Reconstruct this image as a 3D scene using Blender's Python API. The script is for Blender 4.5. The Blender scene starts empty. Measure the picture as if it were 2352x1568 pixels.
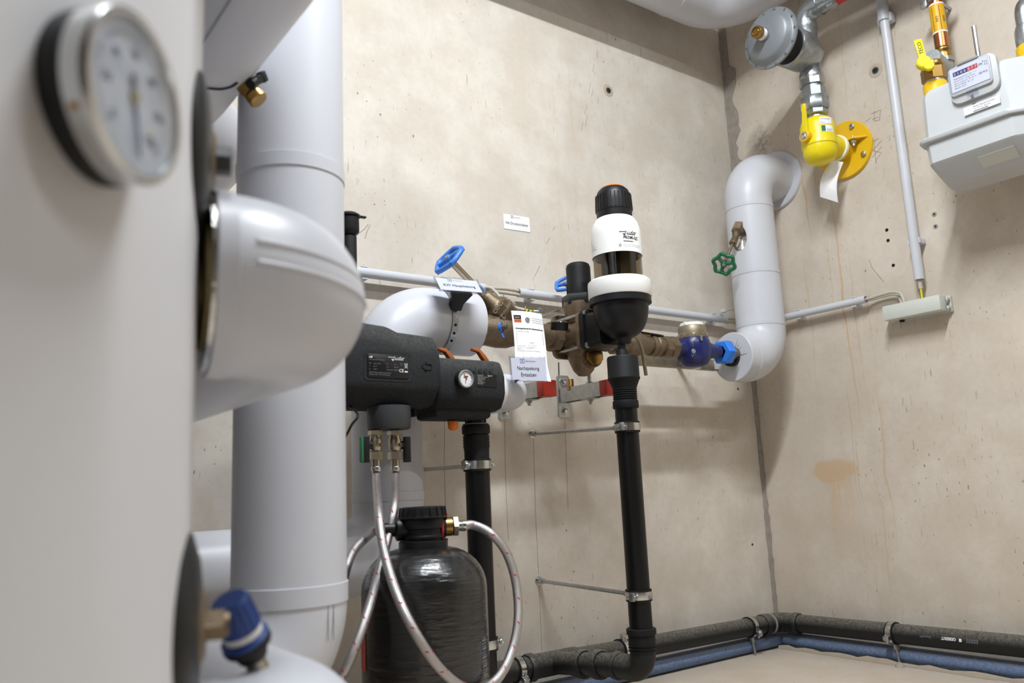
import bpy, bmesh, math, random
from mathutils import Matrix, Vector
random.seed(7)
PI = math.pi
scene = bpy.context.scene
COL = scene.collection

# ------------------------------------------------------------------ camera
# room frame: back wall = plane y=0, right wall = plane x=0, floor = plane z=0, metres
FPX = 1904.6
YAW, PITCH, ROLL = 0.634537, 0.179410, -0.0450304
CAM = Vector((-2.347, -1.80, 0.52))
FWD = Vector((math.sin(YAW)*math.cos(PITCH), math.cos(YAW)*math.cos(PITCH), math.sin(PITCH)))
_r = Vector((math.cos(YAW), -math.sin(YAW), 0)); _u = _r.cross(FWD)
RGT = math.cos(ROLL)*_r + math.sin(ROLL)*_u
UPV = -math.sin(ROLL)*_r + math.cos(ROLL)*_u
cd = bpy.data.cameras.new('camera'); cam = bpy.data.objects.new('camera', cd); COL.objects.link(cam)
M3 = Matrix((RGT, UPV, -FWD)).transposed()
cam.matrix_world = Matrix.Translation(CAM) @ M3.to_4x4()
cd.sensor_width = 36.0; cd.lens = 36.0*FPX/2352; cd.clip_start = 0.02
cd.dof.use_dof = True; cd.dof.focus_distance = 1.98; cd.dof.aperture_fstop = 3.9
scene.camera = cam

# ------------------------------------------------------------------ light
w = bpy.data.worlds.new('world'); scene.world = w; w.use_nodes = True
w.node_tree.nodes['Background'].inputs[0].default_value = (0.9, 0.93, 1.0, 1)
w.node_tree.nodes['Background'].inputs[1].default_value = 0.05
def area(name, loc, sx, sy, power, col=(0.91, 0.96, 1.0)):
    l = bpy.data.lights.new(name, 'AREA'); l.shape = 'RECTANGLE'; l.size = sx; l.size_y = sy
    l.energy = power; l.color = col
    o = bpy.data.objects.new(name, l); COL.objects.link(o); o.location = loc
    return o
LAMPS = [((-1.66, -1.28, 2.62), 1.1, 58), ((-.90, -2.25, 2.62), 1.2, 13)]
for (lx, ly, lz), ln, pw in LAMPS:
    area('tube_light', (lx, ly, lz - 0.075), ln, 0.07, pw)
scene.view_settings.view_transform = 'Standard'; scene.view_settings.look = 'None'
scene.view_settings.gamma = 1.0; scene.view_settings.use_curve_mapping = False
scene.view_settings.exposure = 0.25

# ------------------------------------------------------------------ photo geometry helpers
def ray(px, py): return FWD + RGT*((px-1176)/FPX) - UPV*((py-784)/FPX)
def P(px, py, x=None, y=None, z=None, d=None):
    v = ray(px, py)
    if x is not None: t = (x-CAM.x)/v.x
    elif y is not None: t = (y-CAM.y)/v.y
    elif z is not None: t = (z-CAM.z)/v.z
    else: t = d
    return CAM + v*t
def _lin(d0, k, row, val):
    A = FPX*(UPV if row else RGT); c = (784-val) if row else (val-1176)
    return (A.dot(d0) - c*FWD.dot(d0))/(c*FWD.dot(k) - A.dot(k))
def zat(x, y, py): return CAM.z + _lin(Vector((x-CAM.x, y-CAM.y, 0)), Vector((0,0,1)), True, py)
def xat(y, z, px): return CAM.x + _lin(Vector((0, y-CAM.y, z-CAM.z)), Vector((1,0,0)), False, px)
def yat(x, z, px): return CAM.y + _lin(Vector((x-CAM.x, 0, z-CAM.z)), Vector((0,1,0)), False, px)

def hit_cyl(px, py, c, ax, r):
    """nearest point where the sight line meets a cylinder of radius r around axis (c, ax)"""
    v = ray(px, py); o = CAM-Vector(c); a = Vector(ax).normalized(); v2 = v-a*v.dot(a); o2 = o-a*o.dot(a)
    A, B, C_ = v2.dot(v2), 2*v2.dot(o2), o2.dot(o2)-r*r; t = (-B-math.sqrt(max(0, B*B-4*A*C_)))/(2*A)
    return CAM+v*t
# ------------------------------------------------------------------ materials
def lin(h):
    if isinstance(h, str):
        h = tuple(int(h[i:i+2], 16)/255 for i in (0, 2, 4))
        return tuple(c/12.92 if c <= .04045 else ((c+.055)/1.055)**2.4 for c in h)
    return h
class NT:
    def __init__(s, m): s.t = m.node_tree; s.n = s.t.nodes
    def new(s, typ, **k):
        o = s.n.new(typ)
        for a, b in k.items(): setattr(o, a, b)
        return o
    def link(s, a, b): s.t.links.new(a, b)
    def setv(s, sock, v):
        if hasattr(v, 'is_output') or hasattr(v, 'links'): s.link(v, sock)
        else: sock.default_value = v
    def math(s, op, a, b=0.0, c=None, clamp=False):
        o = s.new('ShaderNodeMath', operation=op); o.use_clamp = clamp
        s.setv(o.inputs[0], a); s.setv(o.inputs[1], b)
        if c is not None: s.setv(o.inputs[2], c)
        return o.outputs[0]
    def noise(s, vec, scale, detail=4, rough=.55, dist=0):
        o = s.new('ShaderNodeTexNoise'); s.link(vec, o.inputs['Vector'])
        o.inputs['Scale'].default_value = scale; o.inputs['Detail'].default_value = detail
        o.inputs['Roughness'].default_value = rough; o.inputs['Distortion'].default_value = dist
        return o.outputs['Fac']
    def ramp(s, v, stops):
        o = s.new('ShaderNodeValToRGB'); s.link(v, o.inputs[0]); e = o.color_ramp.elements
        for i, (p, c) in enumerate(stops):
            q = e[i] if i < 2 else e.new(p)
            q.position = p; q.color = (*lin(c), 1) if not isinstance(c, (int, float)) else (c, c, c, 1)
        return o.outputs[0]
    def mix(s, f, a, b, mode='MIX'):
        o = s.new('ShaderNodeMix', data_type='RGBA', blend_type=mode)
        s.setv(o.inputs[0], f)
        for k, v in ((6, a), (7, b)):
            if isinstance(v, (str, tuple)): o.inputs[k].default_value = (*lin(v), 1)
            else: s.link(v, o.inputs[k])
        return o.outputs[2]
    def scale(s, vec, xyz):
        o = s.new('ShaderNodeMapping'); s.link(vec, o.inputs[0]); o.inputs['Scale'].default_value = xyz
        return o.outputs[0]
    def bump(s, h, strength, dist):
        o = s.new('ShaderNodeBump'); s.link(h, o.inputs['Height'])
        o.inputs['Strength'].default_value = strength; o.inputs['Distance'].default_value = dist
        return o.outputs[0]
MATS = {}
def mat(name, col, rough=.5, metal=0.0, vary=.06, vscale=25, bump=0.0, bscale=300, coat=0.0, spec=.5, dust=0.0, dustcol='a79c8c'):
    m = bpy.data.materials.new(name); m.use_nodes = True; t = NT(m); b = t.n['Principled BSDF']
    pos = t.new('ShaderNodeNewGeometry').outputs['Position']
    n = t.noise(pos, vscale, 3)
    c = lin(col)
    lo = tuple(max(0, x*(1-vary*1.6)) for x in c); hi = tuple(min(1, x*(1+vary*1.6)) for x in c)
    colr = t.mix(n, lo, hi)
    if dust:
        nz = t.new('ShaderNodeSeparateXYZ'); t.link(t.new('ShaderNodeNewGeometry').outputs['Normal'], nz.inputs[0])
        f = t.math('MULTIPLY', t.math('MULTIPLY', t.math('MAXIMUM', nz.outputs[2], 0.0), t.ramp(t.noise(pos, 130, 6, .75), [(.30, 0.0), (.75, 1.0)])), dust)
        colr = t.mix(f, colr, dustcol)
    t.link(colr, b.inputs['Base Color'])
    b.inputs['Roughness'].default_value = rough; b.inputs['Metallic'].default_value = metal
    b.inputs['Coat Weight'].default_value = coat; b.inputs['Coat Roughness'].default_value = .12
    b.inputs['Specular IOR Level'].default_value = spec
    if bump: t.link(t.bump(t.noise(pos, bscale, 4), bump, .002), b.inputs['Normal'])
    MATS[name] = m; return m
def clear(name, tint, gloss, rough=.05, fres=True):
    m = bpy.data.materials.new(name); m.use_nodes = True; t = NT(m); t.n.remove(t.n['Principled BSDF'])
    tr = t.new('ShaderNodeBsdfTransparent'); tr.inputs[0].default_value = (*lin(tint), 1)
    gl = t.new('ShaderNodeBsdfGlossy'); gl.inputs['Roughness'].default_value = rough
    mx = t.new('ShaderNodeMixShader')
    if fres:
        g = t.new('ShaderNodeNewGeometry'); dt = t.new('ShaderNodeVectorMath', operation='DOT_PRODUCT')   # Schlick, same on both faces
        t.link(g.outputs['Incoming'], dt.inputs[0]); t.link(g.outputs['Normal'], dt.inputs[1])
        k = t.math('POWER', t.math('SUBTRACT', 1.0, t.math('ABSOLUTE', dt.outputs['Value'])), 5.0)
        t.link(t.math('ADD', t.math('MULTIPLY', k, .9), gloss, clamp=True), mx.inputs[0])
    else: mx.inputs[0].default_value = gloss
    t.link(tr.outputs[0], mx.inputs[1]); t.link(gl.outputs[0], mx.inputs[2])
    t.link(mx.outputs[0], t.n['Material Output'].inputs[0]); MATS[name] = m; return m
def emit(name, col, s):
    m = bpy.data.materials.new(name); m.use_nodes = True; t = NT(m); b = t.n['Principled BSDF']
    b.inputs['Emission Color'].default_value = (*lin(col), 1); b.inputs['Emission Strength'].default_value = s
    MATS[name] = m
def concrete(name, base, kind):
    m = bpy.data.materials.new(name); m.use_nodes = True; t = NT(m); b = t.n['Principled BSDF']
    pos = t.new('ShaderNodeNewGeometry').outputs['Position']
    sep = t.new('ShaderNodeSeparateXYZ'); t.link(pos, sep.inputs[0])
    h = sep.outputs[1] if kind == 'right' else sep.outputs[0]; z = sep.outputs[2]
    big = t.noise(pos, 1.7, 5, .6, .4); mid = t.noise(pos, 7, 6, .6); fine = t.noise(pos, 60, 4, .6)
    c0 = lin(base)
    c = t.mix(t.ramp(big, [(.3, 0.0), (.7, 1.0)]), tuple(x*.9 for x in c0), tuple(min(1, x*1.08) for x in c0))
    c = t.mix(t.math('MULTIPLY', t.ramp(mid, [(.42, 1.0), (.62, 0.0)]), .22), c, 'a99478')
    c = t.mix(t.math('MULTIPLY', t.ramp(fine, [(.35, 1.0), (.6, 0.0)]), .06), c, '8f7d66')
    # form-board streaks, stretched vertically
    st = t.noise(t.scale(pos, (26, 26, 1.3)), 1.0, 5, .65)
    c = t.mix(t.math('MULTIPLY', t.ramp(st, [(.5, 0.0), (.8, 1.0)]), .08), c, 'b9a68c')
    # pin holes and scuffs
    sp = t.noise(t.scale(pos, (115, 115, 62)), 1.0, 2, .5)
    msk = t.ramp(t.noise(pos, 3.1, 3), [(.46, 0.0), (.62, 1.0)])
    pits = t.math('MULTIPLY', t.ramp(sp, [(.685, 0.0), (.715, 1.0)]), msk)
    c = t.mix(t.math('MULTIPLY', pits, .8), c, '4a4036')
    sc = t.noise(t.scale(pos, (120, 120, 16)), 1.0, 3, .6)
    c = t.mix(t.math('MULTIPLY', t.math('MULTIPLY', t.ramp(sc, [(.635, 0.0), (.70, 1.0)]), t.ramp(t.noise(pos, 2.3, 2), [(.46, 0.0), (.60, 1.0)])), .5), c, '5a5148')
    if kind in ('right', 'back'):
        # rusty water runs
        wob = t.math('ADD', h, t.math('MULTIPLY', t.noise(t.scale(pos, (3, 3, 5)), 1.0, 2), .05))
        cv = t.new('ShaderNodeCombineXYZ'); t.link(t.math('MULTIPLY', wob, 42), cv.inputs[0]); t.link(t.math('MULTIPLY', z, .55), cv.inputs[1])
        dr = t.noise(cv.outputs[0], 1.0, 3, .6)
        if kind == 'right':
            band = t.math('MULTIPLY', t.math('SMOOTH_MIN', t.ramp(t.math('ADD', h, 1.0), [(.46, 0.0), (.56, 1.0)]), t.ramp(t.math('ADD', h, 1.0), [(.70, 1.0), (.82, 0.0)]), .1),
                          t.ramp(z, [(.25, .5), (.999, 1.0)]))
            amt = .6
        else:
            band = t.ramp(t.noise(pos, 1.1, 2), [(.54, 0.0), (.66, 1.0)]); amt = .22
        f = t.math('MULTIPLY', t.math('MULTIPLY', t.ramp(dr, [(.585, 0.0), (.66, 1.0)]), band), amt)
        c = t.mix(f, c, 'c29a5e')
    if kind == 'right':
        s0 = P(1915, 1082, x=0)
        du = t.math('SUBTRACT', h, s0.y); dv = t.math('SUBTRACT', z, s0.z)
        du = t.math('ADD', du, t.math('MULTIPLY', t.math('SUBTRACT', mid, .5), .16))
        r2 = t.math('ADD', t.math('POWER', t.math('MULTIPLY', du, 12), 2), t.math('POWER', t.math('MULTIPLY', t.math('ADD', dv, t.math('MULTIPLY', t.math('SUBTRACT', st, .5), .03)), 24), 2))
        blob = t.ramp(r2, [(.55, 1.0), (.999, 0.0)])
        # runs below the blob
        below = t.math('MULTIPLY', t.math('MULTIPLY', t.ramp(t.math('MULTIPLY', dv, -1), [(.0, 1.0), (.26, 0.0)]), t.math('LESS_THAN', dv, 0.0)), t.ramp(t.math('ABSOLUTE', t.math('MULTIPLY', t.math('SUBTRACT', du, -.02), 20)), [(.6, 1.0), (.99, 0.0)]))
        below = t.math('MULTIPLY', below, t.ramp(st, [(.38, 0.0), (.55, 1.0)]))
        c = t.mix(t.math('MULTIPLY', t.math('MAXIMUM', blob, below), .6), c, 'c9a578')
    if kind == 'right':                           # black smudge above the riser flange
        s1 = P(1742, 330, x=0); du = t.math('SUBTRACT', h, s1.y); dv = t.math('SUBTRACT', z, s1.z)
        r2 = t.math('ADD', t.math('POWER', t.math('MULTIPLY', t.math('ADD', du, t.math('MULTIPLY', t.math('SUBTRACT', fine, .5), .09)), 17), 2), t.math('POWER', t.math('MULTIPLY', t.math('ADD', dv, t.math('MULTIPLY', t.math('SUBTRACT', mid, .5), .12)), 12), 2))
        c = t.mix(t.math('MULTIPLY', t.math('MULTIPLY', t.ramp(r2, [(.0, 1.0), (.9, 0.0)]), t.ramp(fine, [(.35, .35), (.6, 1.0)])), .62), c, '4f473e')
    t.link(c, b.inputs['Base Color']); b.inputs['Roughness'].default_value = .72
    b.inputs['Specular IOR Level'].default_value = .3
    hh = t.math('SUBTRACT', t.math('ADD', t.math('MULTIPLY', mid, .6), t.math('MULTIPLY', fine, .25)), pits)
    t.link(t.bump(hh, .25, .004), b.inputs['Normal']); MATS[name] = m
concrete('concrete_back', 'dcd5cb', 'back'); concrete('concrete_right', 'd5cbbe', 'right'); concrete('concrete_plain', '6f675d', 'plain'); concrete('concrete_floor', 'c3b8ab', 'plain')
mat('pvc_grey', 'c9cbd2', .38, vary=.02, vscale=6); mat('pvc_tank', 'cacacd', .5, vary=.02, vscale=4)
mat('conduit', 'cccfd5', .35, vary=.03); mat('cable', 'bfb8aa', .5); mat('cable_black', '141414', .5)
mat('black_plastic', '121315', .42, vary=.1, spec=.35); mat('black_rubber', '141517', .6, vary=.15, spec=.3); mat('black_pipe', '0c0c0d', .36, vary=.2, vscale=40, dust=.2, spec=.35)
mat('drain_pipe', '1a1b1c', .5, spec=.35, vary=.25, vscale=70, dust=.9, dustcol='8f897e')
mat('charcoal', '36383b', .5, vary=.1); mat('foam', '26282a', .85, vary=.5, vscale=330, bump=.5, bscale=500, dust=.5, dustcol='77746e', spec=.3)
mat('gasket', '0d0d0e', .6)
mat('brass', 'a8864e', .32, 1.0, vary=.15); mat('bronze', '7f6f5b', .48, .7, vary=.25, vscale=60, bump=.35, bscale=350); mat('nickel', 'b5ab98', .28, 1.0, vary=.15)
mat('galvanised', 'b7babb', .36, 1.0, vary=.2, vscale=70); mat('steel', 'cfd0d0', .22, 1.0, vary=.06); mat('copper', 'bf7b52', .28, 1.0, vary=.1)
mat('galv_cast', 'a9aeb0', .33, .85, vary=.2, vscale=90, bump=.15); mat('regulator_grey', '83888d', .45, .25, vary=.06)
mat('blue_paint', '3f7fd6', .4, vary=.05); mat('blue_meter', '1b2360', .32, vary=.15, vscale=60); mat('blue_nut', '2f80ea', .4); mat('blue_cap', '2c4a91', .5, vary=.1); mat('blue_pipe', '667b9e', .65, vary=.4, vscale=160, dust=.75, dustcol='9a958f', bump=.4, bscale=200)
mat('green_paint', '1c6a44', .4, vary=.1); mat('yellow_paint', 'e8d40f', .32, vary=.04); mat('yellow_flange', 'e3b61c', .35, vary=.05)
mat('orange', 'ee7a1c', .4); mat('orange_lever', 'a65a2b', .5); mat('red_cap', 'b2301f', .45, vary=.08); mat('red', 'd02a24', .4)
mat('white_plastic', 'f2f2f0', .35, vary=.01); mat('meter_white', 'bfc2c4', .4, vary=.015); mat('box_grey', 'cdd1c9', .45, vary=.02)
mat('paper', 'f1f1f3', .8, vary=.01); mat('ink', '23242a', .7); mat('ink_grey', '7d7f86', .7); mat('ink_white', 'e9e9e9', .6); mat('ink_orange', 'd8622a', .6); mat('ink_violet', '6a6590', .6); mat('ink_red', 'd4574f', .6); mat('ink_blue', '4a4d80', .6)
mat('label_black', '0f1013', .35); mat('label_yellow', 'e2ac12', .45); mat('foil', 'd9d9d6', .2, 1.0, vary=.25, vscale=160, bump=1.0, bscale=110)
mat('pu_foam', 'b3a173', .85, vary=.2, vscale=120, bump=.6); mat('sealant', '9d948a', .8, vary=.2, vscale=50, bump=.5, bscale=90); mat('hole_dark', '15130f', .9)
mat('plug_grey', '8f8f8a', .6); mat('beige_metal', '958a74', .45, .6, vary=.3, vscale=40); mat('pencil', '8f857a', .8); mat('dial_white', 'e4e6ec', .5, vary=.01); mat('chipped', 'b9ac9b', .9, bump=.6, bscale=150); mat('mortar', 'a99c8c', .9, bump=.8, bscale=120)
mat('screen_mesh', '5f594d', .45, .3, vary=.3, vscale=30); mat('seam_dark', '9a9ba0', .6)
clear('glass', 'f6f8fa', .05, .02); clear('acrylic', 'f4f5f9', .025, .06); clear('smoky', 'dcd6ca', .06, .04)
emit('lamp_diffuser', 'fff6ea', 6.0)
# black wound tank under stretched film
def tankmat():
    m = mat('tank_black', '161617', .3, vary=.2, vscale=60, coat=.6); t = NT(m); b = t.n['Principled BSDF']
    pos = t.new('ShaderNodeNewGeometry').outputs['Position']
    n = t.noise(t.scale(pos, (14, 14, 130)), 1.0, 3, .6, .6); n2 = t.noise(t.scale(pos, (60, 60, 40)), 1.0, 2)
    bp = t.bump(t.math('ADD', n, t.math('MULTIPLY', n2, .4)), .55, .003)
    t.link(bp, b.inputs['Normal']); t.link(bp, b.inputs['Coat Normal'])
tankmat()
def hosemat():
    m = bpy.data.materials.new('braid'); m.use_nodes = True; t = NT(m); b = t.n['Principled BSDF']
    uv = t.new('ShaderNodeUVMap').outputs[0]; sp = t.new('ShaderNodeSeparateXYZ'); t.link(uv, sp.inputs[0])
    u, v = sp.outputs[0], sp.outputs[1]     # u: turns, v: metres along the hose
    a = t.math('SINE', t.math('ADD', t.math('MULTIPLY', u, 2*PI*10), t.math('MULTIPLY', v, 1500)))
    c = t.math('SINE', t.math('SUBTRACT', t.math('MULTIPLY', u, 2*PI*10), t.math('MULTIPLY', v, 1500)))
    h = t.math('MULTIPLY', a, c); hn = t.math('MULTIPLY_ADD', h, .5, .5)
    col = t.mix(hn, '5f5c60', 'f6f4f3')
    # red tracer thread: short dash on a slow helix
    ph = t.math('FRACT', t.math('ADD', t.math('MULTIPLY', v, 1/.040), t.math('MULTIPLY', u, .9)))
    red = t.math('MULTIPLY', t.math('LESS_THAN', ph, .07), t.math('GREATER_THAN', t.math('FRACT', t.math('MULTIPLY', u, 5.0)), .45))
    col = t.mix(red, col, 'b3323c')
    t.link(col, b.inputs['Base Color']); t.link(t.math('SUBTRACT', 1.0, red), b.inputs['Metallic'])
    b.inputs['Roughness'].default_value = .4; b.inputs['Metallic'].default_value = .9
    t.link(t.bump(hn, .6, .0008), b.inputs['Normal']); MATS['braid'] = m
hosemat()

# ------------------------------------------------------------------ mesh helpers
X, Y, Z = Vector((1,0,0)), Vector((0,1,0)), Vector((0,0,1))
def V(*a): return Vector(a)
def FR(o, z=Z, x=None):
    z = Vector(z).normalized()
    h = Vector(x) if x is not None else (X if abs(z.x) < .9 else Y)
    xx = (h - z*h.dot(z)).normalized(); yy = z.cross(xx)
    m = Matrix((xx, yy, z)).transposed().to_4x4(); m.translation = Vector(o); return m
class S:
    def __init__(s): s.v = []; s.f = []
    def add(s, vs, fs, M=None):
        k = len(s.v)
        s.v += [(M @ Vector(p)) if M is not None else Vector(p) for p in vs]
        s.f += [tuple(i+k for i in f) for f in fs]; return s
    def lathe(s, prof, M=None, seg=40, phase=0.0):
        vs, fs, rings = [], [], []
        for r, z in prof:
            if r < 1e-7: rings.append([len(vs)]); vs.append((0, 0, z))
            else:
                rings.append(list(range(len(vs), len(vs)+seg)))
                vs += [(r*math.cos(2*PI*k/seg+phase), r*math.sin(2*PI*k/seg+phase), z) for k in range(seg)]
        for a, b in zip(rings, rings[1:]):
            for k in range(seg):
                l = (k+1) % seg
                if len(a) == 1 and len(b) == 1: continue
                if len(a) == 1: fs.append((a[0], b[l], b[k]))
                elif len(b) == 1: fs.append((a[k], a[l], b[0]))
                else: fs.append((a[k], a[l], b[l], b[k]))
        return s.add(vs, fs, M)
    def cyl(s, r, z0, z1, M=None, seg=40, bev=0.0, r1=None, phase=0.0):
        r1 = r if r1 is None else r1
        p = [(0, z0), (r-bev, z0), (r, z0+bev), (r1, z1-bev), (r1-bev, z1), (0, z1)] if bev else [(0, z0), (r, z0), (r1, z1), (0, z1)]
        return s.lathe(p, M, seg, phase)
    def ring(s, ri, ro, z0, z1, M=None, seg=40):
        return s.lathe([(ri, z0), (ro, z0), (ro, z1), (ri, z1), (ri, z0)], M, seg)
    def hexn(s, r, z0, z1, M=None, ch=.12, n=6):     # hexagonal nut with chamfered ends, r = across corners / 2
        c = r*ch
        return s.lathe([(0, z0), (r-c, z0), (r, z0+c*.6), (r, z1-c*.6), (r-c, z1), (0, z1)], M, n, PI/n)
    def tube(s, path, r, seg=20, cap=True, closed=False, ell=None):
        path = [Vector(p) for p in path]; n = len(path); vs, fs = [], []
        T = []
        for i in range(n):
            if closed: t = path[(i+1) % n]-path[i-1]
            else: t = path[min(i+1, n-1)]-path[max(i-1, 0)]
            T.append(t.normalized())
        nrm = T[0].orthogonal().normalized()
        for i in range(n):
            nrm = (nrm - T[i]*nrm.dot(T[i])).normalized(); b = T[i].cross(nrm)
            rr = r[i] if isinstance(r, (list, tuple)) else r
            for k in range(seg):
                a = 2*PI*k/seg; vs.append(path[i] + nrm*(rr*math.cos(a)) + b*(rr*math.sin(a)))
        m = n if closed else n-1
        off = 0
        if closed:                                  # twist between the last ring and the first
            best = min(range(seg), key=lambda q: (vs[(n-1)*seg]-vs[q]).length); off = best
        for i in range(m):
            j = (i+1) % n; o = off if (closed and i == n-1) else 0
            for k in range(seg):
                l = (k+1) % seg
                fs.append((i*seg+k, i*seg+l, j*seg+(l+o) % seg, j*seg+(k+o) % seg))
        if cap and not closed:
            fs.append(tuple(reversed(range(seg)))); fs.append(tuple((n-1)*seg+k for k in range(seg)))
        return s.add(vs, fs)
    def rod(s, a, b, r, seg=16, bev=0.0):
        a, b = Vector(a), Vector(b); return s.cyl(r, 0, (b-a).length, FR(a, b-a), seg, bev)
    def box(s, size, M=None, bev=0.0, segs=2):
        bm = bmesh.new(); bmesh.ops.create_cube(bm, size=1.0)
        for v in bm.verts: v.co = Vector((v.co.x*size[0], v.co.y*size[1], v.co.z*size[2]))
        if bev: bmesh.ops.bevel(bm, geom=bm.edges[:], offset=bev, segments=segs, profile=.5, affect='EDGES')
        bm.verts.index_update(); vs = [v.co.copy() for v in bm.verts]; fs = [tuple(v.index for v in f.verts) for f in bm.faces]
        bm.free(); return s.add(vs, fs, M)
    def prism(s, poly, h, M=None, bev=0.0, segs=2):
        bm = bmesh.new(); lo = [bm.verts.new((x, y, -h/2)) for x, y in poly]; hi = [bm.verts.new((x, y, h/2)) for x, y in poly]
        n = len(poly); bm.faces.new(list(reversed(lo))); bm.faces.new(hi)
        for i in range(n): j = (i+1) % n; bm.faces.new((lo[i], lo[j], hi[j], hi[i]))
        if bev: bmesh.ops.bevel(bm, geom=bm.edges[:], offset=bev, segments=segs, profile=.5, affect='EDGES')
        bmesh.ops.recalc_face_normals(bm, faces=bm.faces[:])
        bm.verts.index_update(); vs = [v.co.copy() for v in bm.verts]; fs = [tuple(v.index for v in f.verts) for f in bm.faces]
        bm.free(); return s.add(vs, fs, M)
    def loft(s, rings, M=None, cap=True):
        n = len(rings[0]); vs = [p for r in rings for p in r]; fs = []
        for i in range(len(rings)-1):
            for k in range(n): l = (k+1) % n; fs.append((i*n+k, i*n+l, (i+1)*n+l, (i+1)*n+k))
        if cap: fs.append(tuple(reversed(range(n)))); fs.append(tuple((len(rings)-1)*n+k for k in range(n)))
        return s.add(vs, fs, M)
def fillet(pts, R, n=10):
    pts = [Vector(p) for p in pts]; out = [pts[0]]
    for i in range(1, len(pts)-1):
        a, b, c = pts[i-1], pts[i], pts[i+1]; r = R[i-1] if isinstance(R, (list, tuple)) else R
        u, v = (a-b).normalized(), (c-b).normalized(); th = u.angle(v)
        if th > PI-1e-3: out.append(b); continue
        t = r/math.tan(th/2); t = min(t, (a-b).length*.499 if i > 1 else (a-b).length, (c-b).length*.499 if i < len(pts)-2 else (c-b).length)
        r = t*math.tan(th/2); cc = b + (u+v).normalized()*(r/math.sin(th/2))
        p0, p1 = b+u*t, b+v*t; e0 = (p0-cc); e1 = (p1-cc); ang = e0.angle(e1); ax = e0.cross(e1).normalized()
        for k in range(n+1): out.append(cc + Matrix.Rotation(ang*k/n, 3, ax) @ e0)
    out.append(pts[-1]); res = [out[0]]
    for p in out[1:]:
        if (p-res[-1]).length > 1e-5: res.append(p)
    return res
def spline(pts, n=10):
    pts = [Vector(p) for p in pts]; q = [pts[0]*2-pts[1]] + pts + [pts[-1]*2-pts[-2]]; out = []
    for i in range(1, len(q)-2):
        p0, p1, p2, p3 = q[i-1:i+3]
        for k in range(n):
            t = k/n; out.append(.5*((2*p1)+(p2-p0)*t+(2*p0-5*p1+4*p2-p3)*t*t+(3*p1-p0-3*p2+p3)*t**3))
    out.append(pts[-1]); return out
def rrect(w, h, r, n=5):
    o = []
    for cx, cy, a0 in ((w/2-r, h/2-r, 0), (-w/2+r, h/2-r, PI/2), (-w/2+r, -h/2+r, PI), (w/2-r, -h/2+r, 1.5*PI)):
        for k in range(n+1): a = a0+PI/2*k/n; o.append((cx+r*math.cos(a), cy+r*math.sin(a)))
    return o

# ------------------------------------------------------------------ objects
WM = {}
def setp(o, label=None, cat=None, group=None, kind=None):
    for k, v in (('label', label), ('category', cat), ('group', group), ('kind', kind)):
        if v: o[k] = v
    return o
def thing(name, label, cat, loc, group=None):
    o = bpy.data.objects.new(name, None); COL.objects.link(o); o.empty_display_size = .05
    o.location = loc; WM[o] = Matrix.Translation(Vector(loc)); return setp(o, label, cat, group)
def mesh(name, s, m, smooth=40):
    me = bpy.data.meshes.new(name); me.from_pydata([tuple(p) for p in s.v], [], s.f); me.update()
    bm = bmesh.new(); bm.from_mesh(me); bmesh.ops.recalc_face_normals(bm, faces=bm.faces[:]); bm.to_mesh(me); bm.free()
    me.materials.append(MATS[m])
    if smooth: me.shade_smooth(); me.set_sharp_from_angle(angle=math.radians(smooth))
    return me
def part(name, s, m, parent=None, label=None, smooth=40, kind=None):
    """s is given in room coordinates; the mesh is stored relative to its thing"""
    W = WM[parent].inverted() if parent is not None else None
    if W is not None: s.v = [W @ p for p in s.v]
    o = bpy.data.objects.new(name, mesh(name, s, m, smooth)); COL.objects.link(o)
    if parent is not None: o.parent = parent; WM[o] = WM[parent]
    else: WM[o] = Matrix.Identity(4)
    return setp(o, label, None, None, kind)
def solo(name, s, m, label, cat, group=None, smooth=40):
    """a thing of one mesh, origin at its base centre"""
    lo = Vector([min(p[i] for p in s.v) for i in range(3)]); hi = Vector([max(p[i] for p in s.v) for i in range(3)])
    c = V((lo.x+hi.x)/2, (lo.y+hi.y)/2, lo.z); s.v = [p-c for p in s.v]
    o = bpy.data.objects.new(name, mesh(name, s, m, smooth)); COL.objects.link(o); o.location = c
    WM[o] = Matrix.Translation(c); return setp(o, label, cat, group)
# flat print: everything is laid out in (u,v) metres on a surface given by a mapper
def onplane(M, eps=.0004): return lambda u, v: M @ V(u, v, eps)
def oncyl(M, r, a0, z0, eps=.0004): return lambda u, v: M @ V((r+eps)*math.cos(a0+u/r), (r+eps)*math.sin(a0+u/r), z0+v)
def text(name, body, size, mp, m, parent, at=(0, 0), align='CENTER', bold=0.0, shear=0.0, sx=1.0, fit=None):
    cu = bpy.data.curves.new(name, 'FONT'); cu.body = body; cu.size = size; cu.align_x = align; cu.offset = bold; cu.shear = shear; cu.resolution_u = 2
    tmp = bpy.data.objects.new('tmp_text', cu); COL.objects.link(tmp)
    me = bpy.data.meshes.new_from_object(tmp.evaluated_get(bpy.context.evaluated_depsgraph_get()))
    if fit:
        xs = [v.co.x for v in me.vertices]; sx = fit/max(1e-6, max(xs)-min(xs))
    s = S(); s.v = [mp(v.co.x*sx+at[0], v.co.y+at[1]) for v in me.vertices]; s.f = [tuple(p.vertices) for p in me.polygons]
    bpy.data.objects.remove(tmp); bpy.data.curves.remove(cu); bpy.data.meshes.remove(me)
    return part(name, s, m, parent, smooth=0)
def rects(name, rs, mp, m, parent, nu=1):
    s = S()
    for u0, v0, u1, v1 in rs:
        for k in range(nu):
            a, b = u0+(u1-u0)*k/nu, u0+(u1-u0)*(k+1)/nu
            s.add([mp(a, v0), mp(b, v0), mp(b, v1), mp(a, v1)], [(0, 1, 2, 3)])
    return part(name, s, m, parent, smooth=0)
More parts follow.
